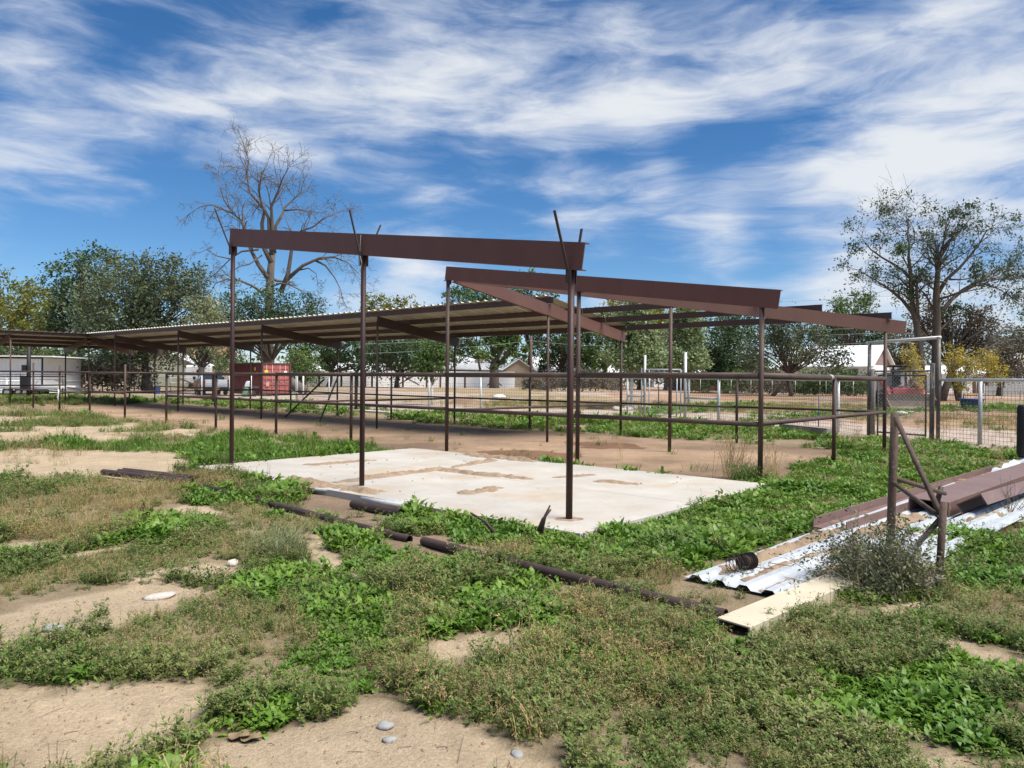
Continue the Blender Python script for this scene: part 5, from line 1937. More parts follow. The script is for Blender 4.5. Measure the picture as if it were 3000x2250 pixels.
    # scrub along the far fences
    bl = ['tangled brown scrub behind the far wire gate', 'green scrub against the far chain link fence', 'grey scrub with dead stalks by the far chain link fence',
          'leafy scrub clump beside the far white meter post', 'low bushes in front of the white barn wall', 'dry brushwood heap beneath the wide elm', 'dark undergrowth below the yellow-green tree',
          'green bush beneath the terracotta-roofed house', 'low scrub in front of the tan gable house']
    bs = [(1700, 82, [(1640, 1118, 70, 22), (1720, 1112, 60, 26), (1790, 1118, 60, 22)], 'brown'), (2130, 80, [(2080, 1125, 50, 26), (2150, 1118, 60, 36), (2200, 1130, 40, 24)], 'mid'),
          (2250, 78, [(2230, 1122, 50, 40), (2290, 1125, 50, 40), (2330, 1130, 40, 30)], 'brown'), (2380, 76, [(2370, 1122, 40, 42), (2410, 1130, 40, 30)], 'mid'),
          (2490, 74, [(2470, 1115, 40, 40), (2520, 1125, 40, 32), (2570, 1138, 30, 20)], 'mid'), (330, 62, [(330, 1100, 70, 40), (400, 1095, 50, 45), (270, 1095, 50, 40)], 'brown'),
          (180, 66, [(160, 1060, 60, 50), (230, 1050, 60, 60), (300, 1050, 60, 60), (60, 1040, 80, 50)], 'dark'), (640, 110, [(640, 1060, 50, 30), (590, 1085, 40, 22), (690, 1060, 40, 40)], 'mid'), (1590, 90, [(1570, 1122, 40, 16), (1600, 1118, 30, 20)], 'brown')]
    for lb, (px, D, lo, lf) in zip(bl, bs):
        T(lb, px, D, lo, lf, 4200, .24, name='shrub', cat='shrub', trunk_r=.07)
    # young planted trees
    d1 = at(1851, 1200).y
    T('larger pale young tree with a white-painted trunk ringed by stones', 1851, d1, [(1855, 985, 78, 85), (1870, 910, 40, 40), (1820, 1050, 50, 40), (1900, 1040, 50, 45)], 'poplar', 17000, .17, .6, .0, .35, 'bark_young', .07, 'young_tree', hollow=.1)
    T('smaller pale young tree with upright branches behind the white gate', 2018, d1 + 6, [(2020, 975, 58, 75), (2010, 910, 30, 30), (2040, 1050, 40, 35), (1985, 1050, 35, 35)], 'poplar', 13000, .17, .6, .0, .35, 'bark_young', .07, 'young_tree', hollow=.1)
    d3 = at(1266, 1187).y
    T('young green tree with a bright white trunk behind the wire fence', 1266, d3, [(1262, 1055, 45, 45), (1290, 1030, 35, 40), (1240, 1070, 30, 25)], 'mid', 5600, .16, .6, .1, .35, 'bark_young', .06, 'young_tree', hollow=.15)
    d4 = at(2672, 1200).y
    T('yellow young tree standing in front of the track loader', 2672, d4, [(2664, 1040, 24, 34), (2692, 1085, 28, 38), (2694, 1128, 18, 22)], 'yellow', 1500, .14, .35, .8, .3, 'bark_young', .03, 'young_tree', hollow=.1)
    d5 = at(2819, 1192).y
    T('yellow young tree staked in a ring of stones beyond the wire fence', 2819, d5, [(2812, 1050, 40, 45), (2840, 1080, 30, 40), (2800, 1090, 32, 30), (2820, 1130, 22, 25)], 'yellow', 2600, .16, .35, .8, .32, 'bark_young', .03, 'young_tree', hollow=.1)
    d6 = at(2888, 1180).y
    T('rounder yellow young tree near the blue tub', 2888, d6, [(2895, 1050, 38, 40), (2912, 1085, 36, 34)], 'yellow', 2200, .16, .35, .8, .32, 'bark_young', .03, 'young_tree', hollow=.1)

    # far woods closing the horizon
    r = np.random.default_rng(77)
    t = thing('far_woods', (0, 170, gz(170)), 'far mass of trees along the horizon behind the houses', 'woods')
    t['kind'] = 'stuff'
    cs = []
    for i in range(170):
        px = r.uniform(-700, 3700)
        D = r.uniform(150, 190)
        h = r.uniform(3.5, 7.5)
        rx = r.uniform(3, 6)
        n = 110
        d = r.normal(size=(n, 3))
        d /= np.linalg.norm(d, axis=1)[:, None]
        d *= r.uniform(.4, 1.05, (n, 1))
        cs.append(np.array([X(px, D), D, gz(D) + h * .5]) + d * np.array([rx, 3, h * .55]))
    o = add_quads('crown', leaf_mesh(np.concatenate(cs), .3, 1.5, .6, 3, .1), LF['olive'], t)
    o['kind'] = 'stuff'


build_trees()

# ------------------------------------------------------------------ ground vegetation
LF['broad'] = leafmat('bright_weed_leaf', (.068, .150, .018), (.118, .220, .026), (.185, .285, .042), .30, .45, 1.1, .35)
LF['weed'] = leafmat('dull_weed_leaf', (.078, .130, .028), (.125, .185, .040), (.215, .225, .075), .25, .55, .9)
LF['straw'] = leafmat('dry_straw', (.27, .19, .085), (.40, .29, .14), (.50, .39, .22), .25, .75, .8, .15)
LF['grass'] = leafmat('fresh_grass_blade', (.060, .125, .016), (.095, .175, .022), (.15, .215, .040), .32, .5, .7)
LF['seed'] = leafmat('seed_head', (.17, .14, .07), (.27, .215, .115), (.36, .29, .17), .2, .8, 1.0, .1)
LF['bush'] = leafmat('grey_green_bush_leaf', (.075, .098, .040), (.125, .145, .062), (.21, .20, .11), .22, .6, 3.0)
TEMPL = {}


def leaf_strip(V, F, MI, p, d, L, w, lift, curl, r, mi=0, segs=3):
    """arched leaf starting at p along horizontal direction d"""
    p = np.array(p, float)
    side = np.array([-d[1], d[0], 0.0])
    o = len(V)
    a = lift
    q = p.copy()
    prof = [.35, 1.0, .8, 0.02] if segs == 3 else [.5, 1.0, .02]
    for i in range(segs + 1):
        ww = w * prof[i] * .5
        tw = r.normal() * .12
        s_ = side + np.array([0, 0, tw])
        V.append(tuple(q - s_ * ww))
        V.append(tuple(q + s_ * ww))
        q = q + (np.array([d[0], d[1], 0]) * math.cos(a) + np.array([0, 0, 1]) * math.sin(a)) * L / segs
        a -= curl
    for i in range(segs):
        F.append((o + 2 * i, o + 2 * i + 1, o + 2 * i + 3, o + 2 * i + 2))
        MI.append(mi)


def stem_strip(V, F, MI, pts, w, mi=0):
    o = len(V)
    for i, p in enumerate(pts):
        V.append((p[0] - w, p[1], p[2]))
        V.append((p[0] + w, p[1] + w * .5, p[2]))
    for i in range(len(pts) - 1):
        F.append((o + 2 * i, o + 2 * i + 1, o + 2 * i + 3, o + 2 * i + 2))
        MI.append(mi)


def small_leaf(V, F, MI, p, d, L, w, mi=0):
    d = np.array(d) / np.linalg.norm(d)
    s = np.cross(d, [0, 0, 1.0]) + np.array([0.01, 0, .15])
    s /= np.linalg.norm(s)
    o = len(V)
    p = np.array(p)
    V += [tuple(p), tuple(p + d * L * .5 + s * w * .5), tuple(p + d * L), tuple(p + d * L * .5 - s * w * .5)]
    F.append((o, o + 1, o + 2, o + 3))
    MI.append(mi)


def template(kind, k, mats, fn):
    r = np.random.default_rng(1000 + k * 7 + len(kind) * 131)
    V, F, MI = [], [], []
    fn(V, F, MI, r)
    me = bpy.data.meshes.new('%s_tuft' % kind)
    me.from_pydata(V, [], F)
    for m in mats:
        me.materials.append(m)
    me.polygons.foreach_set('material_index', MI)
    me.update()
    o = bpy.data.objects.new('%s_tuft_%02d' % (kind, k), me)
    c = TEMPL.setdefault(kind, bpy.data.collections.new('%s_templates' % kind))
    c.objects.link(o)


def f_broad(V, F, MI, r):
    for _ in range(int(r.integers(24, 36))):
        a = r.uniform(0, 6.283)
        d = (math.cos(a), math.sin(a))
        rr = abs(r.normal()) * .045
        L = r.uniform(.035, .095)
        leaf_strip(V, F, MI, (d[0] * rr + r.normal() * .03, d[1] * rr + r.normal() * .03, r.uniform(.0, .06)), d, L, L * r.uniform(.26, .46), r.uniform(.35, 1.4), r.uniform(.1, .75), r)


def f_weed(V, F, MI, r):
    for _ in range(int(r.integers(8, 13))):
        a = r.uniform(0, 6.283)
        h = r.uniform(.05, .18)
        b = np.array([r.normal() * .05, r.normal() * .05, 0])
        lean = np.array([math.cos(a), math.sin(a), 0]) * r.uniform(.1, .7) * h
        pts = [b, b + lean * .4 + [0, 0, h * .55], b + lean + [0, 0, h]]
        dry = r.random() < .3
        stem_strip(V, F, MI, pts, .0012, 1 if dry else 0)
        for _ in range(int(r.integers(10, 17))):
            t = r.uniform(.05, .95)
            p = b + lean * t + np.array([0, 0, h * t])
            a2 = r.uniform(0, 6.283)
            small_leaf(V, F, MI, p, (math.cos(a2), math.sin(a2), r.uniform(-.2, 1.0)), r.uniform(.02, .052), r.uniform(.008, .019), 0)
        if r.random() < .6:
            p = np.array(pts[2])
            cd = np.array([math.cos(a), math.sin(a), 0])
            for i in range(8):
                q = p + cd * .004 * i * i * .35 + [0, 0, .006 * i - .0009 * i * i]
                small_leaf(V, F, MI, q, (r.normal(), r.normal(), .5), r.uniform(.009, .017), .007, 1)


def f_dry(V, F, MI, r):
    for _ in range(int(r.integers(12, 20))):
        a = r.uniform(0, 6.283)
        h = r.uniform(.07, .21)
        b = np.array([r.normal() * .05, r.normal() * .05, 0])
        d = np.array([math.cos(a), math.sin(a), 0])
        k = r.uniform(.2, .9) * h
        pts = [b, b + d * k * .2 + [0, 0, h * .5], b + d * k * .55 + [0, 0, h * .88], b + d * k * 1.0 + [0, 0, h * r.uniform(.7, 1.0)]]
        stem_strip(V, F, MI, pts, r.uniform(.0010, .0018), 0 if r.random() < .8 else 1)
        for i in range(int(r.integers(2, 7))):
            t = r.uniform(.35, 1)
            p = np.array(pts[1]) * (1 - t) + np.array(pts[3]) * t
            small_leaf(V, F, MI, p, (r.normal(), r.normal(), r.normal() * .6), r.uniform(.010, .028), r.uniform(.004, .009), 0 if r.random() < .7 else 1)


def f_grass(V, F, MI, r):
    for _ in range(int(r.integers(22, 34))):
        a = r.uniform(0, 6.283)
        h = r.uniform(.07, .2)
        b = np.array([r.normal() * .06, r.normal() * .06, 0])
        leaf_strip(V, F, MI, b, (math.cos(a), math.sin(a)), h, r.uniform(.004, .008), r.uniform(.9, 1.5), r.uniform(.1, .5), r, 0)


def f_spike(V, F, MI, r):
    for _ in range(int(r.integers(2, 5))):
        h = r.uniform(.12, .30)
        b = np.array([r.normal() * .04, r.normal() * .04, 0])
        e = b + [r.normal() * .04, r.normal() * .04, h]
        stem_strip(V, F, MI, [b, (b + e) / 2 + [r.normal() * .01, 0, 0], e], .0014, 1)
        for i in range(18):
            t = r.uniform(.45, 1.02)
            small_leaf(V, F, MI, b * (1 - t) + e * t, (r.normal(), r.normal(), .8), r.uniform(.008, .016), .006, 1)
        for i in range(5):
            t = r.uniform(.05, .5)
            small_leaf(V, F, MI, b * (1 - t) + e * t, (r.normal(), r.normal(), .4), r.uniform(.03, .05), .014, 0)


for k in range(7):
    template('broadleaf', k, [LF['broad']], f_broad)
    template('weed', k, [LF['weed'], LF['seed']], f_weed)
    template('straw', k, [LF['straw'], LF['weed']], f_dry)
    template('grass', k, [LF['grass']], f_grass)
for k in range(4):
    template('spike', k, [LF['weed'], LF['seed']], f_spike)


def scatter(name, label, cat, kind, pts, scl, seed):
    r = np.random.default_rng(seed)
    n = len(pts)
    me = bpy.data.meshes.new(name)
    me.vertices.add(n)
    me.vertices.foreach_set('co', np.asarray(pts, dtype=np.float32).ravel())
    rot = np.stack([r.normal(0, .12, n), r.normal(0, .12, n), r.uniform(0, 6.283, n)], 1)
    a = me.attributes.new('rot', 'FLOAT_VECTOR', 'POINT')
    a.data.foreach_set('vector', rot.astype(np.float32).ravel())
    a = me.attributes.new('scl', 'FLOAT', 'POINT')
    a.data.foreach_set('value', np.asarray(scl, dtype=np.float32))
    a = me.attributes.new('idx', 'INT', 'POINT')
    a.data.foreach_set('value', r.integers(0, 7, n).astype(np.int32))
    me.update()
    o = bpy.data.objects.new(name, me)
    col.objects.link(o)
    ng = bpy.data.node_groups.new(name + '_scatter', 'GeometryNodeTree')
    ng.interface.new_socket('Geometry', in_out='INPUT', socket_type='NodeSocketGeometry')
    ng.interface.new_socket('Geometry', in_out='OUTPUT', socket_type='NodeSocketGeometry')
    N, L = ng.nodes, ng.links
    gi, go = N.new('NodeGroupInput'), N.new('NodeGroupOutput')
    ci = N.new('GeometryNodeCollectionInfo')
    ci.inputs['Collection'].default_value = TEMPL[kind]
    ci.inputs['Separate Children'].default_value = True
    ci.inputs['Reset Children'].default_value = True
    ip = N.new('GeometryNodeInstanceOnPoints')
    ip.inputs['Pick Instance'].default_value = True

    def attr(nm, ty):
        q = N.new('GeometryNodeInputNamedAttribute')
        q.data_type = ty
        q.inputs['Name'].default_value = nm
        return q.outputs[0]
    L.new(gi.outputs[0], ip.inputs['Points'])
    L.new(ci.outputs[0], ip.inputs['Instance'])
    L.new(attr('idx', 'INT'), ip.inputs['Instance Index'])
    er = N.new('FunctionNodeEulerToRotation')
    L.new(attr('rot', 'FLOAT_VECTOR'), er.inputs[0])
    L.new(er.outputs[0], ip.inputs['Rotation'])
    L.new(attr('scl', 'FLOAT'), ip.inputs['Scale'])
    L.new(ip.outputs[0], go.inputs[0])
    md = o.modifiers.new('scatter', 'NODES')
    md.node_group = ng
    tag(o, label, cat, None, 'stuff')
    return o


def build_vegetation():
    r = np.random.default_rng(3)
    # candidate points over the visible ground, thinner with distance
    bands = [(2.3, 5, 420), (5, 8, 270), (8, 12, 140), (12, 18, 60), (18, 30, 24), (30, 48, 7)]
    XS, YS = [], []
    for y0, y1, rho in bands:
        hw = y1 * .72 + .6
        n = int(rho * 2 * hw * (y1 - y0))
        x, y = r.uniform(-hw, hw, n), r.uniform(y0, y1, n)
        k = np.abs(x) < y * .72 + .6
        XS.append(x[k])
        YS.append(y[k])
    x, y = np.concatenate(XS), np.concatenate(YS)
    a, b = ab(x, y)
    wx, wy = warp(x, y)
    inslab = (a > SLAB_A[0] - .02) & (a < SLAB_A[1] + .02) & (b > SLAB_B[0] - .02) & (b < SLAB_B[1] + .02)
    near_slab = (a > SLAB_A[0] - .07) & (a < SLAB_A[1] + .07) & (b > SLAB_B[0] - .07) & (b < SLAB_B[1] + .07)
    sand = np.zeros(len(x), bool)
    for p in SAND + SOIL:
        for ox, oy in ((0, 0), (.09, 0), (-.09, 0), (0, .1), (0, -.07)):
            sand |= inpoly(wx + ox, wy + oy, p)
    broad = np.zeros(len(x), bool)
    for p in BROAD:
        broad |= inpoly(wx, wy, p)
    dry = np.zeros(len(x), bool)
    for p in DRY:
        dry |= inpoly(wx, wy, p)
    lawn = np.zeros(len(x), bool)
    for p in GRASS:
        lawn |= inpoly(wx, wy, p)
    scrap = np.zeros(len(x), bool)
    for p in SCRAP_ZONE:
        scrap |= inpoly(x, y, p)
    pen = (b > -.55 + (fbm(x, y, 1.5, 5) - .5) * 1.4) & (b < 6.9 + (fbm(x, y, 1.5, 6) - .5) * 1.2) & (a < 6.9 + (fbm(x, y, 1.2, 8) - .5) * 1.5) & (a > -30)
    bm = beyond_mesh(x, y)
    behind = (~pen) & ((b > 6) | (a > 6.6)) & (bm < -.5) & (y > 11)
    fieldz = bm >= -.5
    leftyard = (b < -.5) & (a < -2.5) & (y > 11.5) & ~lawn
    front = ~(pen | behind | fieldz | leftyard)
    n1 = fbm(x, y, .9, 61)
    n2 = fbm(x, y, 2.4, 62)
    n3 = fbm(x, y, .45, 63)
    u_ = r.random(len(x))
    T = np.full(len(x), -1)            # 0 broad 1 weed 2 straw 3 grass 4 spike
    # foreground
    m = front & ~sand
    T[m] = 1
    T[m & (n1 > .60)] = 0
    T[m & (n1 < .40) & (u_ < .45)] = 2
    T[m & (n2 > .58) & (u_ < .3)] = 2
    T[m & dry] = np.where(u_[m & dry] < .8, 2, 1)
    T[m & dry & (n1 > .62)] = 1
    T[m & broad] = 0
    T[m & broad & (u_ < .10)] = 1
    T[m & broad & (n1 < .36)] = np.where(u_[m & broad & (n1 < .36)] < .5, 1, 2)
    T[m & (T == 1) & (u_ > .965)] = 4
    gap = m & (n3 < .33) & ~broad & (u_ < .8)
    T[gap] = -1
    keep = front & sand & (n3 > .66) & (u_ < .35)
    T[keep] = 1
    # strip of lush grass by the pad
    m = lawn & ~pen
    T[m] = np.where(u_[m] < .85, 3, 0)
    # yard to the side: bare sand with low green patches
    m = leftyard & ~lawn
    g_ = m & (fbm(x, y, 2.5, 77) < .46) & ~(sand & (u_ < .9))
    T[g_] = np.where(u_[g_] < .55, 3, np.where(u_[g_] < .8, 1, 2))
    # behind the pens: green low cover with sandy gaps
    m = behind & (fbm(x, y, 2.0, 81) > .36)
    T[m] = np.where(u_[m] < .55, 0, np.where(u_[m] < .9, 3, 2))
    # field beyond the wire
    m = fieldz & (bm > 6.5) & (fbm(x, y, 6, 44) > .42)
    T[m] = np.where(u_[m] < .7, 2, 3)
    m = fieldz & (bm < 6.5) & (u_ < .06)
    T[m] = 2
    # odd tufts in the pens along the posts
    m = pen & (u_ < .006)
    T[m] = 3
    # tall weeds along the slab's far edge
    m = near_slab & ~inslab & (a > 3.4) & (b > -1)
    T[m] = 0
    T[inslab] = -1
    T[scrap & (u_ > .03)] = -1
    for p in CLEAR:
        T[inpoly(x, y, p)] = -1
    for p0, p1 in PIPE_LINES:
        q0, q1 = at(*p0, 0), at(*p1, 0)
        dx, dy = q1.x - q0.x, q1.y - q0.y
        L2 = dx * dx + dy * dy
        tt = np.clip(((x - q0.x) * dx + (y - q0.y) * dy) / L2, 0, 1)
        dd = np.hypot(x - q0.x - tt * dx, y - q0.y - tt * dy)
        front_side = (y - q0.y - tt * dy) < .03
        T[(dd < np.where(front_side, .17, .09)) & (fbm(q0.x + tt * dx, q0.y + tt * dy, .55, 66) > .52)] = -1
    z = np.array([gz(v) for v in y]) + bump_z(x, y) - .008
    P = np.stack([x, y, z], 1)
    far = np.clip((y - 6) / 26, 0, 1)
    base_s = r.uniform(.6, 1.4, len(x)) * (1 + far * 1.6)
    edge = np.clip(n1 * 1.5, .5, 1.3)
    for t_, (nm, lb, ct, kd, k) in enumerate([
            ('broadleaf_weeds', 'bright green broadleaf weeds around the concrete pad', 'weeds', 'broadleaf', .80),
            ('mixed_weeds', 'dull green low weeds with seed heads across the yard', 'weeds', 'weed', .84),
            ('dry_grass', 'tan dry grass and dead weed stalks', 'dry grass', 'straw', .88),
            ('grass', 'fresh green grass beside the pad and behind the pens', 'grass', 'grass', 1.0),
            ('seed_stalks', 'upright brown seed stalks standing out of the weeds', 'weeds', 'spike', 1.0)]):
        s = T == t_
        if s.sum():
            sc = base_s[s] * k * edge[s]
            if t_ == 0:
                sc = sc * np.clip(.85 + (P[s][:, 1] - 4) * .13, .85, 1.35)
            if t_ == 3:
                sc = sc * np.where(lawn[s], .55 + .7 * n3[s], .7)
            if t_ in (0, 1, 2):
                sc = sc * np.where(front[s], 1.0, .85)
            scatter(nm, lb, ct, kd, P[s], sc, 40 + t_)


CLEAR = [W(p) for p in ([(820, 1420), (1000, 1422), (1195, 1462), (1200, 1490), (1180, 1530), (1020, 1510), (900, 1455)], [(285, 1380), (420, 1380), (430, 1420), (300, 1420)])]
PIPE_LINES = [((1240, 1598), (2125, 1822)), ((470, 1398), (1200, 1590))]
SCRAP_ZONE = [W([(1965, 1715), (2190, 1610), (2390, 1545), (2560, 1480), (2830, 1390), (3060, 1320), (3060, 1470), (2920, 1500), (2800, 1560), (2700, 1640), (2560, 1700), (2500, 1740), (2190, 1880), (2080, 1850), (2060, 1790), (2180, 1770), (2000, 1750)])]
build_vegetation()

# ------------------------------------------------------------------ debris, scrap pile and small things
def ribbed(label, p, q, w, m, ribs=3, h=.03, z=.03, name='sheet_metal', flat=False, side=None):
    """corrugated sheet lying on the ground from p to q, widening to one side"""
    p, q = Vector(p), Vector(q)
    d = (q - p)
    d.z = 0
    d.normalize()
    s_ = Vector((d.y, -d.x, 0))
    pr = [(0, 0)]
    for i in range(ribs):
        c = w * (i + .5) / ribs
        pr += [(c - .06, 0), (c - .03, h), (c + .03, h), (c + .06, 0)]
    pr.append((w, 0))
    n = 24
    k = MB()
    for i in range(n + 1):
        t = i / n
        o = p.lerp(q, t)
        wob = (float(fbm(o.x, o.y, 1.4, 5)) - .5) * .03
        for a, b in pr:
            e = float(fbm(o.x + a, o.y - a * 2, 1.3, 19)) - .5
            k.v.append((o.x + s_.x * a, o.y + s_.y * a, z + b + wob + e * .012 + gz(o.y)))
    m_ = len(pr)
    for i in range(n):
        for j in range(m_ - 1):
            k.f.append((i * m_ + j, i * m_ + j + 1, (i + 1) * m_ + j + 1, (i + 1) * m_ + j))
    o = k.build(name, MT[m], None, False, loc=(p + q) / 2)
    sl = o.modifiers.new('thickness', 'SOLIDIFY')
    sl.thickness = .002
    tag(o, label, 'sheet metal')
    return o


def channel(label, p, q, w, h, m, face='up', z=.0, tilt=0.0, th=.012, name='steel_channel'):
    """C channel lying on the ground; face up = open side up, down = open side down"""
    p, q = Vector(p), Vector(q)
    d = (q - p).normalized()
    s_ = Vector((d.y, -d.x, 0)).normalized()
    u_ = Z3 * math.cos(tilt) + s_ * math.sin(tilt)
    s2 = s_ * math.cos(tilt) - Z3 * math.sin(tilt)
    if face == 'up':
        pr = [(0, 0), (w, 0), (w, h), (w - th, h), (w - th, th), (th, th), (th, h), (0, h)]
    else:
        pr = [(0, 0), (th, 0), (th, h - th), (w - th, h - th), (w - th, 0), (w, 0), (w, h), (0, h)]
    k = MB().prism(pr, p + Z3 * z, q + Z3 * z, s2, u_)
    o = k.build(name, MT[m], None, loc=p, bevel=.003)
    tag(o, label, 'steel channel')
    return o


def rock(label, p, s, m='rock', name='rock', flat=.55, group=None, seed=0):
    r = np.random.default_rng(seed)
    import bmesh
    bm = bmesh.new()
    bmesh.ops.create_icosphere(bm, subdivisions=2, radius=1)
    ph = r.uniform(0, 6, 6)
    for v in bm.verts:
        c = v.co.copy()
        k = 1 + .16 * math.sin(c.x * 3 + ph[0]) * math.cos(c.y * 2.6 + ph[1]) + .12 * math.sin(c.z * 4 + ph[2] + c.x * 2)
        v.co = Vector((c.x * s * k * r.uniform(.95, 1.05) * 1.2, c.y * s * k * .9, max(c.z, -.5) * s * k * flat))
    me = bpy.data.meshes.new(name)
    bm.to_mesh(me)
    bm.free()
    me.materials.append(MT[m])
    me.polygons.foreach_set('use_smooth', [True] * len(me.polygons))
    o = bpy.data.objects.new(name, me)
    col.objects.link(o)
    o.location = Vector(p) + Z3 * s * flat * .3
    o.rotation_euler = (0, 0, r.uniform(0, 6))
    tag(o, label, 'rock', group)
    return o


def gpt(px, py, h=0.0):
    p = at(px, py)
    return Vector((p.x, p.y, p.z + float(bump_z(np.array([p.x]), np.array([p.y]))[0]) + h))


def build_scrap():
    # white ribbed sheets under everything
    ribbed('wide white ribbed sheet with dirt in its pans under the wire roll', at(2005, 1700, .02), at(2800, 1415, .03), .80, 'scrap_white', 4, .032, .05)
    ribbed('white ribbed sheet lying under the rusty pipe stand', at(2520, 1640, .05), at(3070, 1415, .05), .52, 'scrap_white', 3, .04, .085)
    # dirt lying on the sheets
    d = MB()
    rr = np.random.default_rng(8)

    def drift(px0, py0, px1, py1, w, h):
        dirt_grid(d, at(px0, py0, .05) + Z3 * .006, at(px1, py1, .05) + Z3 * .006, w * 1.1, h, .42, .02)
    drift(2060, 1690, 2480, 1545, .12, .05)
    drift(2280, 1620, 2500, 1545, .14, .05)
    drift(2150, 1715, 2560, 1575, .07, .03)
    drift(2215, 1742, 2480, 1655, .06, .03)
    drift(2480, 1590, 2720, 1510, .16, .06)
    drift(2560, 1625, 2760, 1560, .09, .06)
    drift(2780, 1440, 2960, 1385, .25, .06)
    drift(2840, 1545, 2960, 1500, .12, .06)
    o = d.build('dirt_drift', MT['dirt_cover'], None, True)
    tag(o, 'dirt and dead stalks blown over the scrap metal', 'dirt', None, 'stuff')
    # channels
    a = at(2380, 1562, 0)
    b = at(2905, 1392, 0)
    channel('mauve-brown steel channel lying open side up half full of dirt', a + Z3 * .06, b + Z3 * .06, .36, .11, 'scrap_brown', 'up', 0, 0)
    a2, b2 = a.lerp(b, .03) + (b - a).normalized() * 0, b
    k = MB().bar(a + Z3 * .085 + Vector((.10, -.10, 0)), b + Z3 * .085 + Vector((.10, -.10, 0)), .2, .02)
    a, b = at(2660, 1512, 0), at(3120, 1350, 0)
    channel('broad mauve-brown steel channel lying face down on the scrap pile', a + Z3 * .06, b + Z3 * .06, .44, .17, 'scrap_brown', 'down', 0, .02)
    a, b = at(2820, 1530, 0), at(3150, 1412, 0)
    channel('mauve-brown channel tipped on its flange beside the broad one', a + Z3 * .08, b + Z3 * .08, .30, .14, 'scrap_brown', 'down', 0, -.55)
    a, b = at(2100, 1808, .10), at(2545, 1630, .11)
    a.z, b.z = 0, 0
    channel('long cream painted steel channel lying face down in the weeds', a + Z3 * .015, b + Z3 * .025, .23, .085, 'scrap_cream', 'down', 0, .03)
    a, b = at(2680, 1610, 0), at(3060, 1478, 0)
    k = MB().bar(a + Z3 * .06, b + Z3 * .06, .26, .04)
    tag(k.build('white_panel', MT['scrap_white'], None, loc=a), 'flat white panel edging the scrap pile', 'panel')
    a, b = at(2945, 1540, 0), at(3120, 1470, 0)
    k = MB().bar(a + Z3 * .05, b + Z3 * .05, .34, .03)
    tag(k.build('white_panel', MT['scrap_cream'], None, loc=a), 'short pale board lying past the end of the flat white panel', 'panel')
    for i, (p0, p1, lb) in enumerate((((2735, 1665), (2800, 1638), 'short pale lath lying by the rusty stand'), ((2895, 1582), (2936, 1562), 'short pale lath in the weeds past the stand'))):
        a, b = gpt(*p0, .05), gpt(*p1, .05)
        tag(MB().bar(a, b, .035, .02).build('lath', MT['wood'], None, loc=a), lb, 'lath')
    for i, (p0, p1) in enumerate((((2690, 1735), (2750, 1718)), ((2695, 1745), (2748, 1730)))):
        a, b = gpt(*p0, .05 + .03 * i), gpt(*p1, .09 + .03 * i)
        tag(MB().bar(a, b, .09, .02).build('board_scrap', MT['wood'], None, loc=a), 'grey split board scrap behind the thorny bush', 'board', 'split board scraps by the bush')
    # crumpled foil-like flashing near the pile end
    k = MB()
    a, b = at(2900, 1402, 0), at(2985, 1360, 0)
    for i in range(15):
        p = a.lerp(b, i / 14)
        for j in range(4):
            k.v.append((p.x + j * .08, p.y - j * .07, .06 + .10 * random.random()))
    for i in range(14):
        for j in range(3):
            k.f.append((i * 4 + j, i * 4 + j + 1, i * 4 + j + 5, i * 4 + j + 4))
    tag(k.build('crumpled_flashing', MT['scrap_white'], None, loc=a), 'crumpled strip of white flashing at the end of the scrap pile', 'flashing')

    # roll of rusty wire
    c = at(2188, 1668, .08) + Z3 * .066
    t = thing('wire_roll', c - Z3 * .062, 'small roll of rusty wire on the white sheet metal', 'wire')
    ax = Vector((.85, .5, 0)).normalized()
    ay = Vector((-ax.y, ax.x, 0))
    pts = []
    for i in range(420):
        th = i * .36
        rad = .058 + .008 * math.sin(i * .07)
        pts.append(c + ax * (.06 * math.sin(i * .021)) + (ay * math.cos(th) + Z3 * math.sin(th)) * rad)
    MB().tube(pts, .0035, 3, False).build('coil', MT['rust_dark'], t)
    MB().tube([c - ax * .055, c + ax * .055], .05, 14).build('core', MT['rust_dark'], t)
    pts = []
    for i in range(120):
        th = i * .42
        pts.append(c - ax * (.07 + .001 * i) + (ay * math.cos(th) + Z3 * math.sin(th)) * (.065 + .012 * math.sin(i)))
    MB().tube(pts, .0028, 3, False).build('loose_coil', MT['rust_dark'], t)
    pts = [c - ax * .12 - Z3 * .05]
    for i in range(14):
        pts.append(c + ax * (-.3 + .05 * i) + ay * (.08 * math.sin(i * 1.3) - .08) - Z3 * (.055 - .015 * abs(math.sin(i))))
    MB().tube(pts, .003, 3, False).build('loose_end', MT['rust_dark'], t)

    # welded pipe stand
    b1 = at(2606, 1630, 0)
    b2 = at(2747, 1728, 0)
    top1 = up(2622, 1210, b1.y)
    top2 = up(2765, 1472, b2.y)
    t = thing('pipe_stand', b1, 'rusty welded pipe brace stand with a slanting strut over the scrap pile', 'stand')
    MB().tube([b1 - Z3 * .1, top1], .036, 12).build('upright', MT['rust_scale'], t, True)
    MB().tube([b2 - Z3 * .1, top2], .027, 10).build('short_upright', MT['rust_scale'], t, True)
    j = b2.lerp(top2, .84)
    MB().tube([top1 - Z3 * .03, j - Z3 * .02], .022, 10).build('strut', MT['rust_scale'], t, True)
    lj = b1.lerp(top1, .52)
    MB().tube([lj, j - Z3 * .02], .020, 10).build('cross_bar', MT['rust_scale'], t, True)
    e1 = up(2768, 1446, b1.y + 1.0)
    MB().tube([lj + Z3 * .04, e1], .022, 10).build('cross_bar', MT['rust_scale'], t, True)
    e2 = at(2745, 1500, 0)
    MB().tube([up(2757, 1425, b1.y + 1.0), up(2745, 1478, b1.y + 1.0)], .026, 10).build('stub', MT['rust_dark'], t, True)
    e3 = at(2676, 1608, 0)
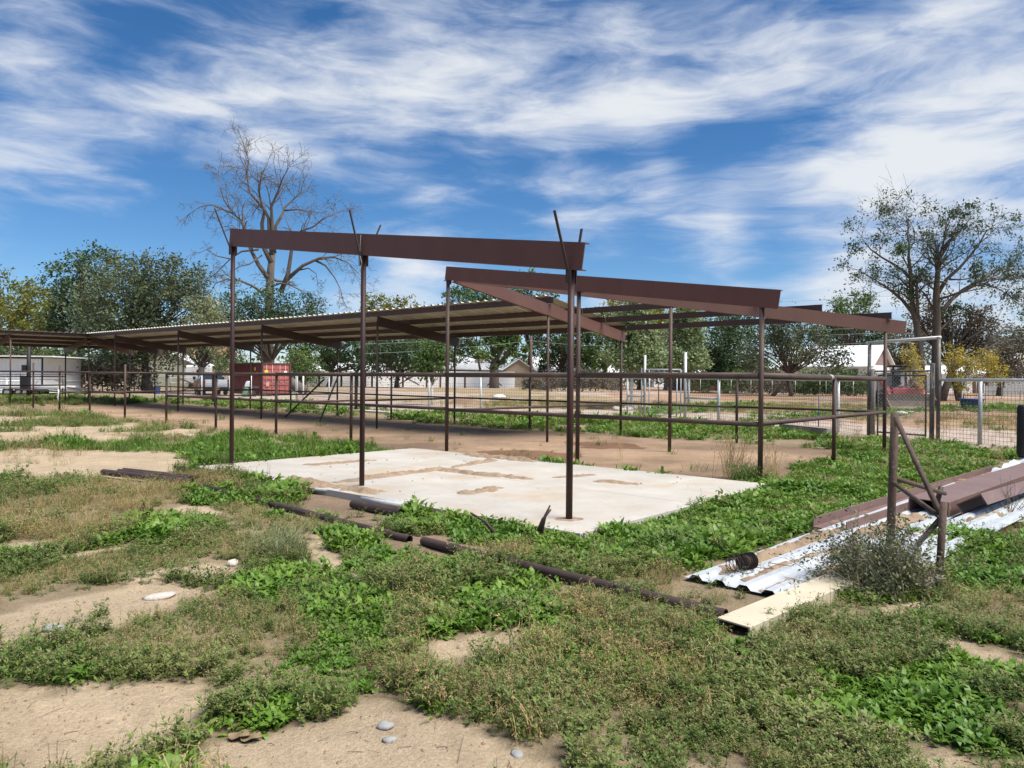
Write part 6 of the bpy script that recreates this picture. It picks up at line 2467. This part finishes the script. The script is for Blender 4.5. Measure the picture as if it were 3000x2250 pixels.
    MB().tube([j, e3], .024, 10).build('leg', MT['rust_dark'], t, True)

    # thorny bush round the stand
    c = at(2590, 1735, 0)
    t = thing('thorny_bush', c, 'grey-green twiggy bush growing against the rusty pipe stand', 'bush')
    r = np.random.default_rng(71)
    tw = MB()
    cs = []
    for i in range(150):
        az_ = r.uniform(0, 6.283)
        el_ = r.uniform(.35, 1.45)
        L = r.uniform(.30, .66)
        d_ = Vector((math.cos(az_) * math.cos(el_), math.sin(az_) * math.cos(el_), math.sin(el_)))
        p = c + Vector((r.normal() * .13, r.normal() * .10, 0))
        pts = [p]
        for s in range(4):
            d_ = (d_ + Vector(r.normal(size=3) * .16) + Z3 * -.06).normalized()
            p = p + d_ * L / 4
            pts.append(p.copy())
        tw.tube(pts, [.005, .004, .003, .002, .0012], 3, False)
        for s in range(9):
            q = pts[1].lerp(pts[-1], r.random())
            e = q + Vector(r.normal(size=3) * .06) + Z3 * .02
            tw.tube([q, e], [.0016, .0008], 3, False)
            m_ = int(r.integers(4, 9))
            cs.append(np.array(e) + r.normal(size=(m_, 3)) * .024)
    tw.build('twigs', MT['stick'], t)
    add_quads('crown', leaf_mesh(np.concatenate(cs), .3, .030, .5, 5, .1), LF['bush'], t)
    # pale dead vine arching out of it
    k = MB()
    for pts in ([(2480, 1625), (2500, 1640), (2540, 1640), (2565, 1690), (2590, 1720)], [(2485, 1640), (2510, 1700), (2545, 1740), (2560, 1800)], [(2580, 1640), (2600, 1660), (2620, 1710)]):
        pp = [up(px, py, c.y - .25) for px, py in pts]
        k.tube(pp, .004, 4, False)
    tag(k.build('dead_vine', MT['bark_pale'], None, True, loc=c), 'pale dead vine arching out of the twiggy bush', 'vine')
    # bare twiggy sapling at the pile
    c2 = at(2960, 1520, 0)
    t = thing('dead_sapling', c2, 'small bare twiggy sapling beside the brown channels', 'plant')
    k = MB()
    for i in range(14):
        p = c2.copy()
        d_ = Vector((r.normal() * .3, r.normal() * .2, 1)).normalized()
        pts = [p]
        for s in range(4):
            d_ = (d_ + Vector(r.normal(size=3) * .2)).normalized()
            p = p + d_ * r.uniform(.08, .17)
            pts.append(p.copy())
        k.tube(pts, [.006, .004, .003, .002, .0015], 3, False)
        k.tube([pts[2], pts[2] + Vector(r.normal(size=3) * .12) + Z3 * .05], [.0025, .001], 3, False)
    k.build('twigs', MT['stick'], t)


def build_ground_pipes():
    def pipe(label, p0, p1, r, m='rust_dark', h=0.0, group=None, sink=.0):
        a, b = at(*p0, 0), at(*p1, 0)
        d = (b - a).normalized()
        n = max(2, int((b - a).length / .4))
        k = MB()
        pts = [a.lerp(b, i / n) + Z3 * (r + h - sink) for i in range(n + 1)]
        k.tube(pts, r, 14, False)
        k.tube(pts, r * .86, 14, False)
        # end rings
        o = k.build('steel_pipe', MT[m], None, True, loc=(a + b) / 2)
        tag(o, label, 'pipe', group)
        return o
    pipe('long rusty pipe lying in the weeds from the gravel to the cream channel', (1240, 1598), (2125, 1822), .043, sink=.0)
    pipe('rusty pipe half hidden in the weeds below the grey conduit', (470, 1398), (1200, 1590), .040, sink=.01)
    pipe('thick dark pipe end sticking out of the dry weeds, longest of the three', (302, 1398), (560, 1428), .05, h=.03)
    pipe('middle dark pipe end of the three in the dry weeds', (348, 1392), (560, 1415), .042, h=.02)
    pipe('thinner dark pipe end of the three in the dry weeds', (362, 1388), (580, 1412), .035, h=.03)
    pipe('short thick brown pipe lying beside the concrete pad', (1034, 1490), (1175, 1518), .055)
    k = MB().tube([at(px, py, .06) for px, py in ((830, 1431), (900, 1431), (960, 1437), (1020, 1438), (1085, 1444), (1110, 1454), (1150, 1468), (1185, 1478))], .026, 10)
    tag(k.build('plastic_conduit', MT['pvc'], None, True, loc=at(1000, 1440)), 'bent grey plastic conduit lying along the pad edge', 'conduit')
    k = MB().tube([at(px, py, .05) for px, py in ((1060, 1462), (1110, 1470), (1185, 1482))], .035, 10)
    tag(k.build('plastic_conduit', MT['pvc'], None, True, loc=at(1110, 1470)), 'short pale plastic pipe under the bent grey conduit', 'conduit')


def build_litter():
    specs = [(470, 1755 + 90, .075, 'rock_grey', 'smooth grey river stone on the bare sand'), ]
    rock('smooth grey river stone on the bare sand patch', gpt(157, 1852), .055, 'rock_grey', 'stone', .6, None, 1)
    rock('pale flat stone lying on the sand path', gpt(468, 1752), .09, 'rock', 'stone', .25, None, 2)
    rock('white stone at the edge of the weeds', gpt(682, 1648), .06, 'rock', 'stone', .6, None, 3)
    rock('small white stone beside the wispy weed', gpt(606, 1684), .03, 'rock', 'stone', .6, None, 4)
    rock('small blue-grey pebble on the bare sand', gpt(1143, 2185), .028, 'rock_grey', 'stone', .5, None, 5)
    rock('pale rounded pebble half sunk in sand', gpt(1515, 2214), .03, 'rock_grey', 'stone', .35, None, 6)
    rock('brown clod of earth by the gravel', gpt(915, 1578), .07, 'dirt', 'stone', .4, None, 7)
    rock('grey pebble at the sandy weed edge', gpt(1128, 2140), .04, 'rock_grey', 'stone', .5, None, 8)
    # tree ring stones
    lab = 'pale stone of the ring round the larger young tree'
    for i in range(12):
        px = 1800 + i * 9 + random.uniform(-2, 2)
        rock(lab, at(px, 1200 + random.uniform(-3, 3)), random.uniform(.14, .26), 'rock', 'stone', .7, 'stones ringing the larger young tree', 40 + i)
    for i, (px, py, s) in enumerate(((2642, 1218, .35), (2665, 1214, .25), (2690, 1217, .22), (2635, 1212, .2))):
        rock('white boulder by the yellow tree in front of the loader', at(px, py), s, 'rock', 'boulder', .5, 'boulders by the loader', 60 + i)
    rock('pale stone at the foot of the staked yellow tree', at(2818, 1195), .35, 'rock', 'boulder', .4, None, 70)
    for i, px in enumerate((1460, 1474)):
        rock('white boulder in the dry field behind the wire fence', at(px, 1166), .35 - .1 * i, 'white_wall', 'boulder', .7, 'white boulders in the dry field', 80 + i)
    # dead branch stubs at the pad corner
    c = g(7.3, SLAB_B[0] - .25, .05)
    t = thing('dead_stump', c, 'blackened dead branch stub at the corner of the concrete pad', 'branch')
    for dx, dz, px in ((.16, .26, 0), (.10, .3, .05), (-.3, .22, -.35)):
        a = c + Vector((px, 0, 0))
        MB().tube([a - Z3 * .05, a + Vector((dx * .5, 0, dz * .6)), a + Vector((dx, -.02, dz))], [.022, .016, .008], 6).build('stub', MT['rust_dark'], t, True)
    # sticks and chaff on the sand
    r = np.random.default_rng(9)
    k = MB()
    n = 0
    polys = SAND
    while n < 330:
        y = r.uniform(3.0, 9.5)
        x = r.uniform(-y * .72, y * .72)
        if not any(inpoly(np.array([x]), np.array([y]), p)[0] for p in polys):
            continue
        z = float(bump_z(np.array([x]), np.array([y]))[0]) + .004
        a = r.uniform(0, 6.283)
        L = abs(r.normal()) ** 2 * .022 + .006
        p = Vector((x, y, z))
        d = Vector((math.cos(a), math.sin(a), r.normal() * .1)) * L
        k.tube([p - d / 2, p + Vector((r.normal() * .004, r.normal() * .004, .003)), p + d / 2], r.uniform(.0008, .0018), 3, False)
        n += 1
    o = k.build('twig_litter', MT['stick'])
    tag(o, 'twigs and chaff scattered over the bare sand', 'twigs', None, 'stuff')
    k = MB()
    n = 0
    while n < 300:
        y = r.uniform(2.9, 9.0)
        x = r.uniform(-y * .72, y * .72)
        if not any(inpoly(np.array([x]), np.array([y]), p)[0] for p in polys):
            continue
        z = float(bump_z(np.array([x]), np.array([y]))[0])
        s = abs(r.normal()) * .005 + .003
        p = Vector((x, y, z))
        vs = [p + Vector((s * math.cos(t) * r.uniform(.7, 1.2), s * math.sin(t) * r.uniform(.7, 1.2), 0)) for t in (0, 1.3, 2.5, 3.8, 5)] + [p + Z3 * s]
        k.add(vs, [(i, (i + 1) % 5, 5) for i in range(5)])
        n += 1
    o = k.build('pebbles', MT['dirt_cover'])
    tag(o, 'tiny pebbles strewn over the bare sand', 'pebbles', None, 'stuff')
    # curled dead leaves
    for i, (px, py, lb) in enumerate(((1510, 2046, 'curled orange dead leaf among the weeds'), (735, 2165, 'large curled brown leaf at the sand edge'), (700, 2160, 'brown dead leaf beside the large curled one'))):
        p = gpt(px, py, .01)
        k = MB()
        for a in range(7):
            for b in range(5):
                u_, v_ = a / 6 - .5, b / 4 - .5
                w_ = (1 - (2 * u_) ** 2) ** .5 if abs(u_) < .5 else 0
                k.v.append((p.x + u_ * .10, p.y + v_ * .075 * w_, p.z + .006 + .03 * v_ * v_ + .008 * math.sin(u_ * 7)))
        for a in range(6):
            for b in range(4):
                k.f.append((a * 5 + b, a * 5 + b + 1, (a + 1) * 5 + b + 1, (a + 1) * 5 + b))
        tag(k.build('dead_leaf', MT['leaf_dead' if i else 'leaf_orange'], None, True, loc=p), lb, 'leaf')

    # wispy grey-green weed clump and the tall dry clump by the corner post
    def clump(name, label, c, n, h0, h1, spread, m, w=.0022, seedheads=False):
        V, F, MI = [], [], []
        rr = np.random.default_rng(len(label))
        for _ in range(n):
            a = rr.uniform(0, 6.283)
            h = rr.uniform(h0, h1)
            d = np.array([math.cos(a), math.sin(a), 0])
            b = np.array([rr.normal() * spread * .3, rr.normal() * spread * .3, 0])
            k_ = rr.uniform(.1, 1.0) * spread
            pts = [b, b + d * k_ * .3 + [0, 0, h * .55], b + d * k_ * .65 + [0, 0, h * .9], b + d * k_ + [0, 0, h * rr.uniform(.75, 1.02)]]
            stem_strip(V, F, MI, pts, w)
            if seedheads:
                for i in range(5):
                    t_ = rr.uniform(.5, 1)
                    small_leaf(V, F, MI, np.array(pts[1]) * (1 - t_) + np.array(pts[3]) * t_, (rr.normal(), rr.normal(), rr.normal()), rr.uniform(.02, .09), .008)
        me = bpy.data.meshes.new(name)
        me.from_pydata(V, [], F)
        me.materials.append(m)
        o = bpy.data.objects.new(name, me)
        col.objects.link(o)
        o.location = c
        tag(o, label, 'weed')
    clump('wispy_weed', 'wispy grey-green weed tuft spreading over the low plants', gpt(815, 1625), 260, .10, .34, .42, LF['pale'], .0018)
    clump('tall_dry_weed', 'tall dry weed clump with drooping heads at the fence corner post', at(2150, 1402), 60, .4, .85, .40, LF['straw'], .003, True)
    clump('tall_dry_weed', 'tall dry weeds just outside the fence corner post', at(2260, 1408), 40, .3, .7, .35, LF['straw'], .003, True)
    clump('tall_green_weed', 'green weedy tuft at the base of the fence corner post', at(2190, 1408), 200, .10, .32, .40, LF['weed'], .004, True)
    clump('tall_dry_weed', 'thin dry stalks beyond the fence in the corner pen', at(1815, 1350), 10, .3, .55, .2, LF['straw'], .002, True)
    # dirt berms beyond the wire
    def berm(label, p0, p1, w, h, m):
        a, b = at(*p0), at(*p1)
        k = MB()
        n = 40
        d = (b - a).normalized()
        s_ = Vector((-d.y, d.x, 0))
        for i in range(n + 1):
            t_ = i / n
            p = a.lerp(b, t_)
            hh = h * min(1, 5 * t_, 5 * (1 - t_)) * (.35 + float(fbm(p.x, p.y, 1.2, 15)))
            for s, f_ in ((-1, -.05), (-.5, .6), (0, 1), (.5, .65), (1, -.05)):
                e = float(fbm(p.x + s, p.y, .3, 25)) * .5 + .75
                q = p + s_ * s * w
                k.v.append((q.x, q.y, gz(q.y) + hh * f_ * e - .02))
        for i in range(n):
            for j in range(4):
                k.f.append((i * 5 + j, (i + 1) * 5 + j, (i + 1) * 5 + j + 1, i * 5 + j + 1))
        tag(k.build('dirt_berm', MT[m], None, True, loc=a), label, 'dirt mound')
    berm('low brown dirt berm along the track beyond the wire fence', (2600, 1226), (3080, 1222), .7, .32, 'berm')
    berm('small dirt pile on the track behind the long wire fence', (1330, 1180), (1400, 1184), .9, .35, 'berm')
    berm('low red dirt ridge in the graded field', (2270, 1182), (2420, 1184), 1.2, .25, 'berm')
    p = at(2838, 1218)
    t = thing('brush_heap', p, 'small heap of green brush lying on the dirt berm', 'brush')
    cc = np.array(p) + np.array([0, 0, .32]) + r.normal(size=(420, 3)) * np.array([.35, .2, .12])
    add_quads('leaves', leaf_mesh(cc, .3, .11, .4, 6, .1), LF['mid'], t)


MT['leaf_dead'] = mat('brown_dead_leaf', (.16, .11, .06), (.24, .18, .10), 20, .8)
MT['leaf_orange'] = mat('orange_dead_leaf', (.42, .22, .06), (.30, .16, .05), 20, .8)
MT['dirt'] = MT['dirt_cover']
MT['berm'] = mat('brown_berm_soil', (.25, .165, .11), (.17, .11, .075), 3, .95, 0, .6, 8)
MT['rust_scale'] = mat('scaly_rusted_pipe', (.105, .066, .048), (.055, .037, .030), 9, .8, 0, .4, 60, (.26, .19, .14), 18, .63, stretch=(1, 1, .6))
build_scrap()
build_ground_pipes()
build_litter()
